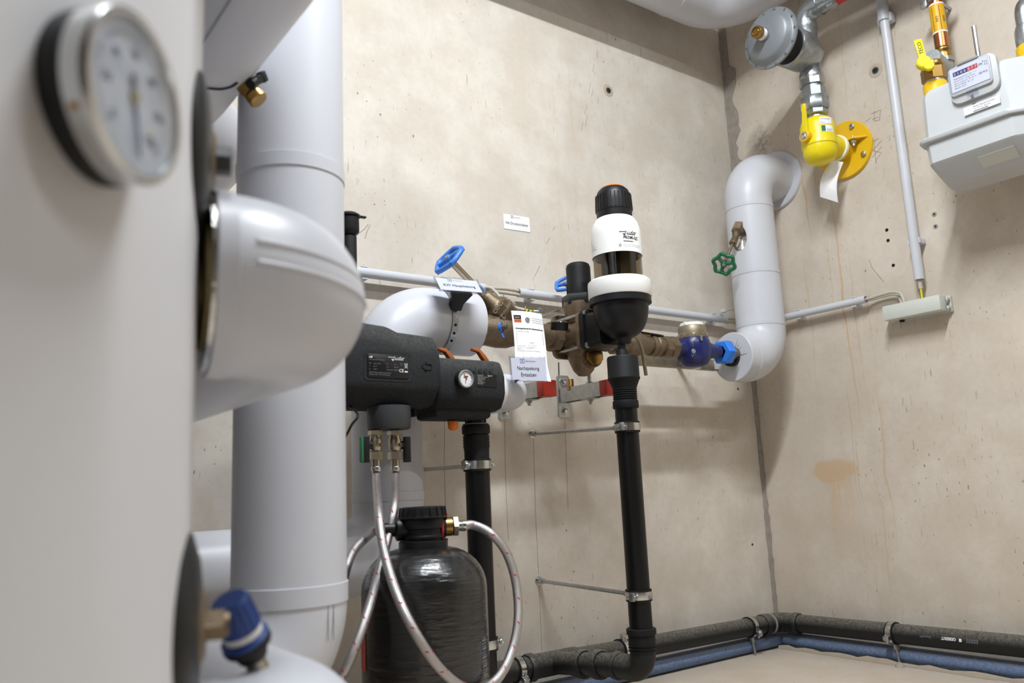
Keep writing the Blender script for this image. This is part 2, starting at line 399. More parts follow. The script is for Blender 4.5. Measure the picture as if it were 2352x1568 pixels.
def frame_lines(u0, v0, u1, v1, t): return [(u0, v0, u1, v0+t), (u0, v1-t, u1, v1), (u0, v0, u0+t, v1), (u1-t, v0, u1, v1)]
def strokes(name, lines, wd, mp, m, parent, polys=()):
    s = S()
    for ln in lines:
        fine = [ln[0]]
        for (x0, y0), (x1, y1) in zip(ln, ln[1:]):
            nn = max(1, min(12, int(math.hypot(x1-x0, y1-y0)/.004)))
            fine += [(x0+(x1-x0)*q/nn, y0+(y1-y0)*q/nn) for q in range(1, nn+1)]
        for (x0, y0), (x1, y1) in zip(fine, fine[1:]):
            L = math.hypot(x1-x0, y1-y0) or 1e-9; nx, ny = -(y1-y0)/L*wd/2, (x1-x0)/L*wd/2
            ex, ey = (x1-x0)/L*wd*.3, (y1-y0)/L*wd*.3
            s.add([mp(x0+nx-ex, y0+ny-ey), mp(x0-nx-ex, y0-ny-ey), mp(x1-nx+ex, y1-ny+ey), mp(x1+nx+ex, y1+ny+ey)], [(0, 1, 2, 3)])
    for pl in polys: s.add([mp(*p) for p in pl], [tuple(range(len(pl)))])
    return part(name, s, m, parent, smooth=0)
def script_logo(mp, wd, at, m, parent):        # slanted lower-case script with a long bar on the left, as printed
    k = wd/11.8; ax, ay = at
    q = lambda pts: [(ax+x*k, ay+y*k) for x, y in pts]
    L = [q([(0, 2.2), (4.3, 2.2), (3.3, -.3)]), q([(4.6, 2.75), (4.7, 2.95)]), q([(4.6, .7), (10.9, .7)]),
         q([(5.4, 2.1), (5.0, .7)]), q([(6.6, 2.1), (6.2, .7)]), q([(7.35, .75), (7.75, 2.05), (8.75, 2.05)]), q([(9.05, 3.0), (8.35, .7)]),
         q([(9.35, .75), (9.75, 2.05), (10.95, 2.05), (10.55, .75)]), q([(10.95, 2.05), (11.8, 2.05)])]
    return strokes('logo', L, .36*k, mp, m, parent, [q([(1.9, .95), (3.75, .95), (3.3, -.3)])])

# ================================================================== the room
def wallbox(name, lo, hi, m):
    lo, hi = Vector(lo), Vector(hi)
    o = part(name, S().box(hi-lo, Matrix.Translation((lo+hi)/2)), m, smooth=0); o['kind'] = 'structure'; return o
floor = wallbox('floor', (-4.8, -4.4, -.1), (0, 0, 0), 'concrete_floor')
wall_back = wallbox('wall_back', (-4.8, 0, -.1), (.15, .15, 2.8), 'concrete_back')
wall_right = wallbox('wall_right', (0, -4.4, -.1), (.15, 0, 2.8), 'concrete_right')
wall_left = wallbox('wall_left', (-4.95, -4.4, -.1), (-4.8, .15, 2.8), 'concrete_plain')
wall_front = wallbox('wall_front', (-4.95, -4.55, -.1), (.15, -4.4, 2.8), 'concrete_plain')
ceiling = wallbox('ceiling', (-4.95, -4.55, 2.7), (.15, .15, 2.85), 'concrete_plain')
for (lx, ly, lz), ln, pw in LAMPS:
    t = thing('tube_lamp', 'fluorescent ceiling lamp above the picture, the one nearer the back wall' if ly > -2 else 'fluorescent ceiling lamp above the picture, the one nearer the right wall', 'lamp', (lx, ly, lz), 'ceiling tube lamps')
    part('housing', S().box((ln+.06, .11, .06), Matrix.Translation((lx, ly, lz+.025)), .008), 'white_plastic', t)
    part('hanger', S().rod((lx-ln*.35, ly, lz+.05), (lx-ln*.35, ly, 2.7), .006), 'galvanised', t)
    part('hanger', S().rod((lx+ln*.35, ly, lz+.05), (lx+ln*.35, ly, 2.7), .006), 'galvanised', t)
    part('diffuser', S().box((ln, .085, .06), Matrix.Translation((lx, ly, lz-.035)), .02), 'lamp_diffuser', t)

# corner joint filler, ragged where it was smeared
def sealant():
    s = S(); zs = [i*.02 for i in range(0, 126)]; rings = []
    for z in zs:
        n = random.random()
        if z > 1.32: a, b = .006+.004*n, .035+.02*math.sin(z*23)*math.sin(z*7)+.02*random.random()
        else: a, b = .008+.004*n, .010+.006*n
        if 2.0 < z: b = .03
        rings.append([(-a, .001, z), (-a, -.004, z), (-.004, -.006, z), (-.0035, -b, z), (.001, -b, z), (.001, .001, z)])
    s.loft(rings); o = part('trim_1', s, 'sealant'); o['kind'] = 'structure'
sealant()
# form-tie holes, drilled holes and pencil marks on the walls
def tiehole(c, n, wall, r=.017):
    M = FR(c, n)
    part('tie_hole', S().lathe([(r*.6, -.004), (r*.6, .0006), (r*1.0, .0022), (r*1.5, .0006), (r*1.5, -.001)], M, 9), 'chipped', wall)
    h = part('tie_plug', S().lathe([(0, -.001), (r*.3, .001), (r*.36, .003), (r*.66, .0028), (r*.7, -.003)], M, 20), 'charcoal', wall)
    part('tie_bore', S().cyl(r*.34, 0, .0036, M, 16), 'hole_dark', wall)
tiehole(P(1397, 208, y=0), -Y, wall_back, .0145); tiehole(P(2011, 162, x=0), -X, wall_right, .0155)
for px, py in ((2146, 492), (2149, 520), (2037, 528), (2040, 552), (2052, 609)):
    M = FR(P(px, py, x=0), -X); r = .0055 if px > 2100 else .004
    part('anchor_hole', S().ring(r*.55, r*1.25, -.001, .0012, M, 12), 'plug_grey' if px > 2100 else 'hole_dark', wall_right)
    part('anchor_bore', S().cyl(r*.6, -.001, .0008, M, 12), 'hole_dark', wall_right)
for px, py in ((1695, 893), (1728, 1250)):
    part('anchor_bore', S().cyl(.004, -.001, .0008, FR(P(px, py, y=0), -Y), 12), 'hole_dark', wall_back)
def marks(wall, axis, lines, wd, m='pencil', name='pencil_mark'):
    for ln in lines:
        pts = [P(px, py, **{axis: 0}) for px, py in ln]; n = -Y if axis == 'y' else -X; s = S()
        for a, b in zip(pts, pts[1:]):
            sd = (b-a).cross(n).normalized()*wd/2; e = n*.0005
            s.add([a+sd+e, a-sd+e, b-sd+e, b+sd+e], [(0, 1, 2, 3)])
        part(name, s, m, wall, smooth=0)
marks(wall_back, 'y', [[(1297, 962), (1300, 1040), (1305, 1168)], [(1225, 1003), (1230, 1180), (1237, 1320)], [(1238, 1340), (1245, 1500)], [(1159, 955), (1161, 1100), (1168, 1240)], [(1021, 965), (1020, 1060), (1024, 1200)]], .0009)
marks(wall_back, 'y', [[(1283, 832), (1283.6, 861)]], .004, 'hole_dark')
marks(wall_back, 'y', [[(825, 535), (838, 525), (846, 514)], [(838, 548), (843, 532), (850, 516)], [(1255, 560), (1263, 545)], [(1270, 530), (1274, 522)], [(1228, 634), (1240, 610)], [(1335, 300), (1339, 280)], [(1343, 262), (1347, 240)], [(1352, 215), (1356, 190)], [(1361, 165), (1364, 148)], [(1344, 290), (1349, 262)], [(1358, 222), (1362, 205)]], .0013)
marks(wall_right, 'x', [[(2000, 262), (2024, 252)], [(2003, 275), (2018, 268)], [(2008, 254), (2008, 278), (2020, 276), (2023, 254)], [(1996, 330), (2018, 318)], [(1998, 352), (2026, 322)], [(2003, 362), (2026, 336)], [(2010, 372), (2026, 348)], [(2006, 318), (2013, 376)], [(2000, 345), (2022, 350)],
      [(2043, 310), (2044, 325)], [(1997, 597), (2003, 615), (2024, 640), (2030, 648)], [(1988, 280), (2000, 270)], [(1765, 310), (1740, 330)], [(1800, 345), (1812, 335)]], .0014)

# ================================================================== insulated pipes
def insulated(name, label, path, r, lips=(), mname='pvc_grey', group=None, seg=48, cat='pipe', base=None):
    pts = [Vector(p) for p in path]
    t = thing(name, label, cat, base or pts[0], group)
    part('jacket', S().tube(pts, r, seg), mname, t)
    for c, d, ln in lips:
        part('overlap_band', S().lathe([(r-.002, -ln/2), (r+.0014, -ln/2+.001), (r+.0018, ln/2-.001), (r-.002, ln/2)], FR(c, d), seg), mname, t)
    return t
RP = .080
# buffer tank and its outlets
TC = V(-2.6492, -1.0027, 0); TR = .5
t = thing('buffer_tank', 'large pale grey jacketed cylindrical heating tank filling the left edge', 'tank', TC)
part('jacket', S().lathe([(0, .02), (TR-.02, .02), (TR, .04), (TR, 2.05), (TR-.02, 2.07), (0, 2.07)], Matrix.Translation(TC), 128), 'pvc_tank', t)
part('foot_ring', S().ring(TR-.12, TR-.06, 0, .03, Matrix.Translation(TC), 48), 'galvanised', t)
def tank_pt(bearing, z, off=0.0):
    b = math.radians(bearing); n = V(math.sin(b), math.cos(b), 0); return V(TC.x, TC.y, z) + n*(TR+off), n
# dial thermometer
lo, hi = .3, .6
for _ in range(40):
    md = (lo+hi)/2; p = P(322, 222, d=md); rr = math.hypot(p.x-TC.x, p.y-TC.y)
    if rr > TR+.026: lo = md
    else: hi = md
tp = P(322, 222, d=lo); tn = V(tp.x-TC.x, tp.y-TC.y, 0).normalized(); tb = V(TC.x, TC.y, tp.z)+tn*TR
t = thing('dial_thermometer', 'round dial thermometer with steel bezel and black collar on the big tank', 'thermometer', tb)
M = FR(tb, tn, Z.cross(tn))
Rd = .0462
part('collar', S().lathe([(.0, -.002), (Rd-.001, -.002), (Rd+.0, .003), (Rd-.0, .011), (Rd-.006, .014), (0, .014)], M, 72), 'gasket', t)
part('bezel', S().lathe([(Rd-.004, .010), (Rd, .0112), (Rd+.0003, .019), (Rd+.0008, .0235), (Rd-.0005, .0258), (Rd-.0025, .0264), (Rd-.0045, .0256), (Rd-.005, .0215), (Rd-.008, .021), (0, .021)], M, 96), 'steel', t)
df = part('dial_face', S().cyl(Rd-.005, .0212, .022, M, 72), 'dial_white', t)
mp = onplane(M @ Matrix.Translation((0, 0, .022)), .0003)
ticks = []
for k in range(0, 61):
    a = math.radians(225-270*k/60); lng = .006 if k % 10 == 0 else .0032; r1 = Rd-.0115; w_ = .0005 if k % 10 == 0 else .00028
    ticks.append([(r1*math.cos(a), r1*math.sin(a)), ((r1-lng)*math.cos(a), (r1-lng)*math.sin(a))])
strokes('scale_ticks', ticks, .0005, mp, 'ink_blue', df)
for k in range(7):
    a = math.radians(225-270*k/6); rr = Rd-.0215
    text('numeral', str(k*20), .0075, mp, 'ink_blue', df, (rr*math.cos(a), rr*math.sin(a)-.0025), bold=.0002)
text('numeral', '°C', .007, mp, 'ink_blue', df, (0, .009))
a = math.radians(-78)
pt = S(); Mp = M @ Matrix.Translation((0, 0, .0232)) @ Matrix.Rotation(a, 4, 'Z')
pt.prism([(-.012, -.0013), (.028, -.0006), (.033, 0), (.028, .0006), (-.012, .0013)], .0006, Mp); part('pointer', pt, 'ink_blue', t)
part('pointer_hub', S().cyl(.0035, .0222, .0242, M, 20, .0005), 'pu_foam', t)
part('glass', S().lathe([(0, .0255), (Rd-.0055, .0252), (Rd-.0048, .0249), (Rd-.0055, .0246), (0, .0246)], M, 72), 'glass', t)
part('bezel_rivet', S().cyl(.0022, Rd-.001, Rd+.0012, M @ Matrix.Translation((0, 0, .016)) @ Matrix.Rotation(PI/2, 4, 'Y') @ Matrix.Rotation(PI*.83, 4, 'X'), 12), 'brass', t)

# upper blind plug with rosette on the tank's edge
def rosette_fitting(name, label, bearing, py, rr):
    p, n = tank_pt(bearing, 0); z = zat(p.x, p.y, py); p = V(p.x, p.y, z); M = FR(p, n, Z)
    t = thing(name, label, 'fitting', p)
    part('rosette', S().lathe([(0, -.006), (rr, -.006), (rr+.001, -.003), (rr*.96, .0015), (rr*.7, .007), (rr*.42, .009), (0, .009)], M, 64), 'black_plastic', t)
    return t, M, p, n
t, M, p, n = rosette_fitting('blind_plug', 'dark hex plug in a black rosette on tank edge above the white elbow', 106.5, 366, .070)
part('socket', S().lathe([(.0, .004), (.026, .004), (.025, .009), (.019, .012), (0, .012)], M, 40), 'bronze', t)
part('hex_plug', S().hexn(.0118, .010, .024, M, .1), 'charcoal', t)
t, M, p, n = rosette_fitting('tank_drain_fitting', 'brass hex fitting in a black rosette on the tank edge above the lower pipe', 108.5, 1440, .068)
part('flange_ring', S().lathe([(0, .004), (.0285, .004), (.028, .009), (.021, .012), (0, .012)], M, 40), 'bronze', t)
part('hex_body', S().hexn(.0115, .010, .025, M, .08), 'bronze', t)
part('nipple', S().cyl(.0085, .024, .028, M, 30), 'bronze', t)
# blue capped drain valve lying over the lower pipe
vc = P(545, 1428, d=.685); ax = (P(520, 1375, d=.685)-P(565, 1480, d=.70)).normalized()
t = thing('drain_valve', 'blue capped drain valve with white ring, on the lower left pipe', 'valve', P(555, 1490, d=.70))
M = FR(P(572, 1486, d=.690), ax, X)
part('valve_body', S().lathe([(0, -.010), (.012, -.010), (.015, -.002), (.0165, .004), (0, .010)], M, 36), 'gasket', t)
part('seal_collar', S().lathe([(.0, .002), (.0195, .002), (.0205, .005), (.0185, .011), (0, .012)], M, 36), 'gasket', t)
part('blue_collar', S().lathe([(.0, .0095), (.0195, .0085), (.020, .0105), (.017, .0135), (0, .0135)], M, 36), 'blue_cap', t)
part('white_ring', S().lathe([(0, .012), (.0162, .012), (.0162, .020), (0, .020)], M, 36), 'white_plastic', t)
cap = S().lathe([(0, .019), (.0160, .019), (.0168, .020), (.0155, .046), (.0135, .0485), (0, .0495)], M, 36)
t_cap = part('cap', cap, 'blue_cap', t)
rb = S()
for k in range(18):
    a = 2*PI*k/18; rb.box((.0012, .0014, .024), M @ Matrix.Rotation(a, 4, 'Z') @ Matrix.Translation((.0163, 0, .033)) @ Matrix.Rotation(-.05, 4, 'Y'))
part('grip_ribs', rb, 'blue_cap', t_cap)
part('drain_outlet', S().rod(M @ V(0, 0, 0), M @ V(0, 0, 0)-ax*.05, .009, 24), 'nickel', t)

# white outlet elbows of the tank
def tank_outlet(name, label, z, lng):
    st = V(-2.150, -1.103, z); R = .073; RP = .078; b0 = math.radians(100); d0 = V(math.sin(b0), math.cos(b0), 0)
    tl = R/math.tan(math.radians(40)); cn = st+d0*tl
    path = fillet([st, cn, cn+V(0, tl+lng, 0)], R, 18)
    t = insulated(name, label, path, RP, [(st+d0*.008, d0, .017)], 'pvc_grey', base=st)
    sm = []
    for p in path[2:-1]:
        c = cn+(-d0+Y).normalized()*(R/math.sin(math.radians(40))); d = V(p.x-c.x, p.y-c.y, 0)
        d = d.normalized() if d.y < 0.001 else X
        sm.append((p, d))
    for zo in (.020, .002):                       # raised overlap seam along the outside of the bend
        k = math.sqrt(RP**2-zo**2)
        part('overlap_seam', S().tube([p+d*(k-.0006)+V(0, 0, zo-.004*min(1, i/10)) for i, (p, d) in enumerate(sm)], .0024, 8), 'pvc_grey', t)
    part('cut_foil', S().ring(.052, RP-.003, -.004, .0, FR(st, d0), 48), 'foil', t)
    part('foam_edge', S().ring(.03, .056, -.006, -.001, FR(st, d0), 40), 'pu_foam', t)
    part('stub', S().cyl(.030, -.03, .01, FR(st, d0), 32), 'bronze', t)
    return t
zW = P(478, 653, d=.70).z
tank_outlet('insulated_outlet_elbow', 'white insulated pipe elbow in the foreground at tank edge, level with picture middle', zW, .75)
tank_outlet('insulated_outlet_elbow', 'white insulated pipe elbow at the bottom edge, under the blue capped valve', .3065, .25)

# big riser next to the tank
BX, BY = P(667, 800, d=1.235).x, P(667, 800, d=1.235).y
zb = zat(BX, BY, 1362); za = zat(BX, BY, 408)
path = fillet([(BX, BY, 2.7), (BX, BY, zb-.125), (BX-.34, BY, zb-.125)], .115, 16)
t = insulated('insulated_riser', 'thick grey insulated vertical pipe beside the tank, running floor to ceiling', path, RP,
              [(V(BX, BY, za), Z, .022), (V(BX, BY, zb), Z, .028)], base=(BX, BY, zb-.2))
part('overlap_seam', S().tube([V(BX+.0345, BY-.0722, zb-.014), V(BX+.0345, BY-.0722, zb-.06)], .0007, 6), 'seam_dark', t)
part('overlap_seam', S().tube([V(BX+.0250, BY-.0760, zb-.014), V(BX+.025, BY-.0760, zb-.06)], .0006, 6), 'seam_dark', t)
# overhead pipe coming forward over the tank
DX, DZ = -2.347+.290, 0
sil = P(625, 130, x=-2.347+.352); DZ = sil.z+.058
path = fillet([(DX, -1.15, 2.7), (DX, -1.15, DZ), (DX, -.49, DZ), (DX-.34, -.49, DZ)], .11, 14)
jp = P(635, 190, x=DX)
t = insulated('insulated_overhead_pipe', 'grey insulated pipe slanting down from the top edge behind the tank', path, RP,
              [(V(DX, jp.y, DZ), Y, .02)], base=(DX, -.6, DZ))
part('overlap_seam', S().tube([V(DX-.03, -1.0, DZ-.0748), V(DX-.03, -.62, DZ-.0748)], .0012, 6), 'seam_dark', t)
# its drain cock
vc = P(572, 206, x=DX+.062); vd = (P(594, 232, x=DX+.075)-P(556, 190, x=DX+.055)).normalized()
t = thing('drain_cock', 'small brass drain cock with black toggle under the slanting overhead pipe', 'valve', vc)
M = FR(vc, vd, X)
part('body', S().lathe([(0, -.03), (.010, -.03), (.010, -.012), (.0125, -.010), (.0125, .006), (.0095, .008), (.0095, .012), (0, .012)], M, 24), 'brass', t)
part('hex_section', S().hexn(.0135, -.009, .004, M), 'brass', t)
part('outlet_cap', S().lathe([(0, .010), (.0135, .010), (.0138, .020), (.012, .022), (0, .022)], M, 28), 'brass', t)
hd = (P(612, 172, x=DX+.09)-P(575, 195, x=DX+.06)).normalized(); hp = P(578, 192, x=DX+.06)
part('toggle', S().box((.012, .009, .034), FR(hp+hd*.018, hd, Z), .002), 'black_plastic', t)
part('toggle_grip', S().box((.015, .011, .012), FR(hp+hd*.032, hd, Z), .002), 'black_plastic', t)
part('toggle_pivot', S().cyl(.007, -.004, .008, FR(hp, hd), 20), 'black_plastic', t)
hc = lambda px, py: hit_cyl(px, py, (DX, 0, DZ), Y, RP+.0015)
s = S().tube(spline([hc(440, 200), hc(478, 203), hc(505, 205), hc(530, 200), hc(545, 190)], 6), .0016, 8)
solo('sensor_wire', s, 'cable_black', 'thin black wire hanging under the slanting overhead pipe', 'cable')
# branch behind the riser
hz = zat(-1.95, -.30, 386)+RP*1.02
path = fillet([(-1.90, -.0, hz), (-1.90, -.30, hz), (-3.0, -.30, hz)], .1, 12)
insulated('insulated_branch', 'shaded grey insulated pipe crossing behind the upper part of the vertical riser', path, RP, base=(-1.9, -.3, hz))

# cold water main: elbow at the valve, down, then off to the left
KY, KZ, KX = -.19, .914, -1.508; kend = -1.283
kb = zat(KX, KY, 1277)
path = fillet([(kend, KY, KZ), (KX, KY, KZ), (KX, KY, kb), (-3.4, KY, kb)], [.11, .10], 16)
t = insulated('insulated_main_elbow', 'white insulated elbow and downpipe behind the charcoal filling unit, bound by a perforated strap', path, .0755,
              [(V(KX, KY, zat(KX, KY, 1140)), Z, .02)], base=(KX, KY, kb-.08))
part('end_disc', S().lathe([(.03, 0), (.0745, 0), (.0752, -.003), (.0752, -.006)], FR((kend, KY, KZ), X), 48), 'pvc_grey', t)

# top pipe under the ceiling, back wall to right wall
path = fillet([(-2.6, -.16, 2.128), (-.19, -.16, 2.128), (-.19, -2.6, 2.128)], .13, 18)
t = insulated('insulated_ceiling_pipe', 'thick grey insulated pipe bend at the top edge, above the wall corner', path, .10, [(V(-.42, -.16, 2.128), X, .02), (V(-.19, -.42, 2.128), Y, .02)], base=(-.19, -.16, 2.03))

# insulated riser in the corner
RX_, RY_, RZT, RZB, RR = -.163, -.175, 1.525, .897, .0757
path = fillet([(-.315, RY_, RZB), (RX_, RY_, RZB), (RX_, RY_, RZT), (0, RY_, RZT)], [.105, .105], 16)
gz = lambda py: zat(RX_, RY_, py)
t = inlet_pipe = insulated('insulated_house_inlet', 'light grey insulated pipe with two elbows rising in the wall corner', path, RR, base=(RX_, RY_, RZB-.08))
for py in (478, 628, 745):
    part('overlap_band', S().lathe([(RR-.002, -.012), (RR+.0012, -.011), (RR+.0015, .0), (RR-.002, .001)], FR((RX_, RY_, gz(py)), Z), 48), 'pvc_grey', t)
part('overlap_band', S().lathe([(RR-.002, -.003), (RR+.0012, -.002), (RR+.0012, .006), (RR-.002, .007)], FR((-.268, RY_, RZB), X), 48), 'pvc_grey', t)
fl = part('wall_flange', S().lathe([(RR-.01, 0), (.102, 0), (.102, -.006), (.099, -.010), (RR-.002, -.010)], FR((0, RY_, RZT), X), 64), 'pvc_grey', t)
sc = P(1798, 372, x=-.011)
part('screw', S().lathe([(0, .0), (.007, .0), (.006, .004), (0, .005)], FR(sc, -X), 16), 'galvanised', fl)
ed = part('end_disc', S().lathe([(.0, 0), (RR-.002, 0), (RR, .002), (RR, .004)], FR((-.3165, RY_, RZB), X), 56), 'pvc_grey', t)
dm = V(-.3165, RY_, RZB); s = S()
for ang, r0, r1 in ((62, .030, .058), (50, .028, .052), (35, .03, .045), (2, .032, .056), (78, .03, .05)):
    a = math.radians(ang); d = V(0, -math.cos(a), math.sin(a)); s.tube([dm+V(-.0006, 0, 0)+d*r0, dm+V(-.0006, 0, 0)+d*r1], [.0012, .0002], 6)
part('slit', s, 'seam_dark', ed)
part('rubber_sleeve', S().ring(.022, .030, -.012, .003, FR(dm, X), 32), 'gasket', t)
def cut_opening(root, Mh):
    jk = [o for o in root.children if o.name.startswith('jacket')][0]
    cs = S().prism([(.043*math.cos(2*PI*k/28), .027*math.sin(2*PI*k/28)) for k in range(28)], .06, Mh)
    cme = mesh('cutter', cs, 'foil', 0); co = bpy.data.objects.new('cutter', cme); COL.objects.link(co)
    co.matrix_world = WM[root].inverted(); jk.parent = None
    md = jk.modifiers.new('cut', 'BOOLEAN'); md.operation = 'DIFFERENCE'; md.object = co; md.solver = 'EXACT'
    nm = bpy.data.meshes.new_from_object(jk.evaluated_get(bpy.context.evaluated_depsgraph_get()))
    jk.modifiers.clear(); old = jk.data; jk.data = nm; jk.parent = root
    nm.shade_smooth(); nm.set_sharp_from_angle(angle=math.radians(40)); bpy.data.objects.remove(co); bpy.data.meshes.remove(cme); bpy.data.meshes.remove(old)
# shut-off valve poking out of the riser, green wheel
hp = hit_cyl(1694, 533, (RX_, RY_, 0), Z, RR); stem_end = P(1663, 606, d=(hp-CAM).dot(FWD)-.055)
t = thing('green_stop_valve', 'shut-off valve with scalloped green handwheel sticking out of the corner riser', 'valve', stem_end)
ax = (stem_end-hp).normalized(); M = FR(hp, ax, Z); L = (stem_end-hp).length
hh_ = hit_cyl(1696, 546, (RX_, RY_, 0), Z, RR); nrm = V(hh_.x-RX_, hh_.y-RY_, 0).normalized()
Mh = FR(V(RX_, RY_, hh_.z)+nrm*(RR-.004), nrm, Z)
s = S(); rim = []
for k in range(28):
    a = 2*PI*k/28; u, v = .0425*math.cos(a), .0265*math.sin(a); dd = RR-.0005
    rim.append(Mh @ V(u, v, math.sqrt(max(0, dd*dd-v*v))-RR+.0042))
rim2 = [Mh @ V(.038*math.cos(2*PI*k/28), .022*math.sin(2*PI*k/28), -.012 + .006*random.random()) for k in range(28)]
cen = Mh @ V(0, 0, -.016)
cut_opening(inlet_pipe, Mh)
s.add(rim+rim2+[cen], [(k, (k+1) % 28, 28+(k+1) % 28, 28+k) for k in range(28)]+[(28+k, 28+(k+1) % 28, 56) for k in range(28)])
part('foil_opening', s, 'foil', t)
part('bonnet', S().lathe([(0, -.028), (.0225, -.028), (.0225, -.004), (.019, .0), (.0115, .004), (.0115, .016), (0, .016)], M, 6), 'bronze', t)
part('gland', S().lathe([(0, .010), (.0105, .010), (.0105, .038), (.012, .040), (.012, .050), (.008, .052), (0, .052)], M, 28), 'bronze', t)
part('stem', S().cyl(.0048, .045, L+.004, M, 16), 'bronze', t)
def handwheel(M, R, m, parent, lobes=6, tube=.16, amp=.10, spokes=3, hub=.26, thick=1.0):
    pts = []; n = lobes*8
    for k in range(n):
        a = 2*PI*k/n; r = R*(1-tube-amp*.5+amp*.5*math.cos(lobes*a)); pts.append(M @ V(r*math.cos(a), r*math.sin(a), 0))
    hw = part('handwheel', S().tube(pts, R*tube, 12, closed=True), m, parent)
    s = S()
    for k in range(lobes):
        a = 2*PI*k/lobes; s.cyl(R*.12, -R*tube*.95, R*tube*.95, M @ Matrix.Rotation(a, 4, 'Z') @ Matrix.Translation((R*.88, 0, 0)), 12, R*.03)
    part('lobes', s, m, hw)
    s = S().cyl(R*hub, -R*.16, R*.16, M, 24, R*.03); part('hub', s, m, hw)
    for k in range(spokes):
        a = 2*PI*k/spokes+.5; d = V(math.cos(a), math.sin(a), 0)
        part('spoke', S().tube([M @ (d*R*.15), M @ (d*R*(1-tube))], [R*.16, R*.13], 10), m, hw)
    part('wheel_nut', S().cyl(R*.13, R*.14, R*.2, M, 16), 'plug_grey', hw)
    return hw
view = (CAM-stem_end).normalized()
handwheel(FR(stem_end, (ax*.6+view*.75).normalized(), Z), .0405, 'green_paint', t, 6, .15, .16, 3)

# ================================================================== water line along the back wall
MY, MZ = -.19, .905
def ma(px): return V(xat(MY, MZ, px), MY, MZ)      # point on the line's axis
# slanted-seat valve with blue wheel
a0, a1 = V(kend-.01, MY, MZ), ma(1262)
hwc = P(1031, 595, y=MY-.015)
t = thing('slanted_seat_valve', 'bronze slanted shut-off valve with blue handwheel at the end of white insulation', 'valve', V(-1.17, MY, MZ-.05))
L = a1.x-a0.x; M = FR(a0, X, Z)
part('body', S().lathe([(0, 0), (.038, 0), (.040, .006), (.040, .03), (.036, .034), (.038, .06), (.041, .085), (.040, .115), (.034, .135), (.030, L-.02), (.030, L), (0, L)], M, 36), 'bronze', t)
part('hex_end', S().hexn(.047, .012, .034, M, .08, 8), 'bronze', t)
bd = (hwc-V(-1.135, MY, MZ)).normalized(); B0 = V(-1.135, MY, MZ); Lb = (hwc-B0).length; Mb = FR(B0, bd, Y)
part('bonnet', S().lathe([(0, .0), (.036, .0), (.036, .070), (.039, .074), (.039, .084), (.034, .086), (0, .087)], Mb, 36), 'bronze', t)
part('bonnet_nut', S().lathe([(0, .085), (.034, .085), (.034, .100), (.022, .112), (.018, .135), (.012, .14), (0, .14)], Mb, 8), 'bronze', t)
part('stem', S().cyl(.0085, .12, Lb, Mb, 20), 'nickel', t)
part('position_clip', S().box((.018, .01, .022), Mb @ Matrix.Translation((.006, -.008, .150)), .003), 'blue_paint', t)
handwheel(FR(hwc, bd, Y), .046, 'blue_paint', t, 5, .14, .08, 2, .22)
mpc = onplane(FR(P(1148, 712, y=MY-.0385), (V(-.3, -1, .1)), -bd.cross(Y).cross(V(0, -1, 0)).normalized()), .001)
for k, (s_, sz) in enumerate((('CC499K', .016), ('DN50', .019), ('16', .017))):
    o = P(1138+k*20, 722+k*12, y=MY-.0375)
    mpl = onplane(FR(o, V(-.12, -1, .05), V(.62, 0, .78)), .0005)
    text('cast_lettering', s_, sz, mpl, 'nickel', t, (0, 0), 'LEFT', .0006)
dc = P(1150, 752, y=MY-.06)
dv = part('drain_screw', S().cyl(.007, -.004, .016, FR(dc, V(.5, -.85, 0)), 16, .001), 'bronze', t)
part('drain_clip', S().ring(.0075, .012, -.002, .004, FR(dc, V(.5, -.85, 0)), 20), 'blue_paint', dv)
part('drain_clip_tail', S().box((.006, .003, .016), FR(dc+V(.002, -.003, -.017), V(.2, -.3, -1)), .001), 'blue_paint', dv)

# pressure reducer with twin-plate flange, gauge and plug
FX, FY = -.975, -.384
t = thing('pressure_reducer', 'bronze pressure reducer body with black domed cap, left of the white filter', 'valve', V(-.98, -.22, .82))
M = FR(a1+V(-.002, 0, 0), X, Z)
part('inlet', S().lathe([(0, 0), (.034, 0), (.034, .020), (.028, .022), (.028, .05), (0, .05)], M, 32), 'bronze', t)
part('inlet_nut', S().hexn(.040, .004, .026, M, .08, 8), 'bronze', t)
pc = V(-.978, 0, .905)
part('rear_plate', S().prism(rrect(.100, .112, .018), .012, FR((pc.x, -.185, pc.z), Y, X)), 'bronze', t)
part('reducer_body', S().lathe([(0, -.19), (.047, -.19), (.044, -.215), (.040, -.24), (.044, -.262), (.044, -.28), (0, -.28)], Matrix.Translation((pc.x, 0, pc.z)) @ Matrix.Rotation(PI/2, 4, 'X') @ Matrix.Scale(-1, 4, Z), 36), 'bronze', t)
part('front_plate', S().prism(rrect(.090, .095, .012), .012, FR((pc.x, -.276, pc.z), Y, X)), 'bronze', t)
for sx in (-1, 1):
    for sz in (-1, 1):
        b = V(pc.x+sx*.037, 0, pc.z+sz*.040)
        part('tie_bolt', S().rod(b+V(0, -.175, 0), b+V(0, -.302, 0), .0045, 14), 'galvanised', t)
nk = V(pc.x+.005, -.235, 0)
cz = lambda py: zat(nk.x, nk.y, py)
Mv = Matrix.Translation((nk.x, nk.y, 0))
part('bonnet_base', S().lathe([(0, .93), (.036, .935), (.044, cz(707)), (.044, cz(697)), (0, cz(697))], Mv, 32), 'bronze', t)
part('black_hex', S().lathe([(0, cz(703)), (.046, cz(703)), (.047, cz(700)), (.047, cz(682)), (.044, cz(679)), (0, cz(679))], Mv, 6, .2), 'black_plastic', t)
cp = part('spring_cap', S().lathe([(0, cz(682)), (.0325, cz(682)), (.033, cz(656)), (.0315, cz(653)), (.0315, cz(616)), (.029, cz(609)), (.024, cz(606)), (0, cz(604))], Mv, 40), 'black_rubber', t)
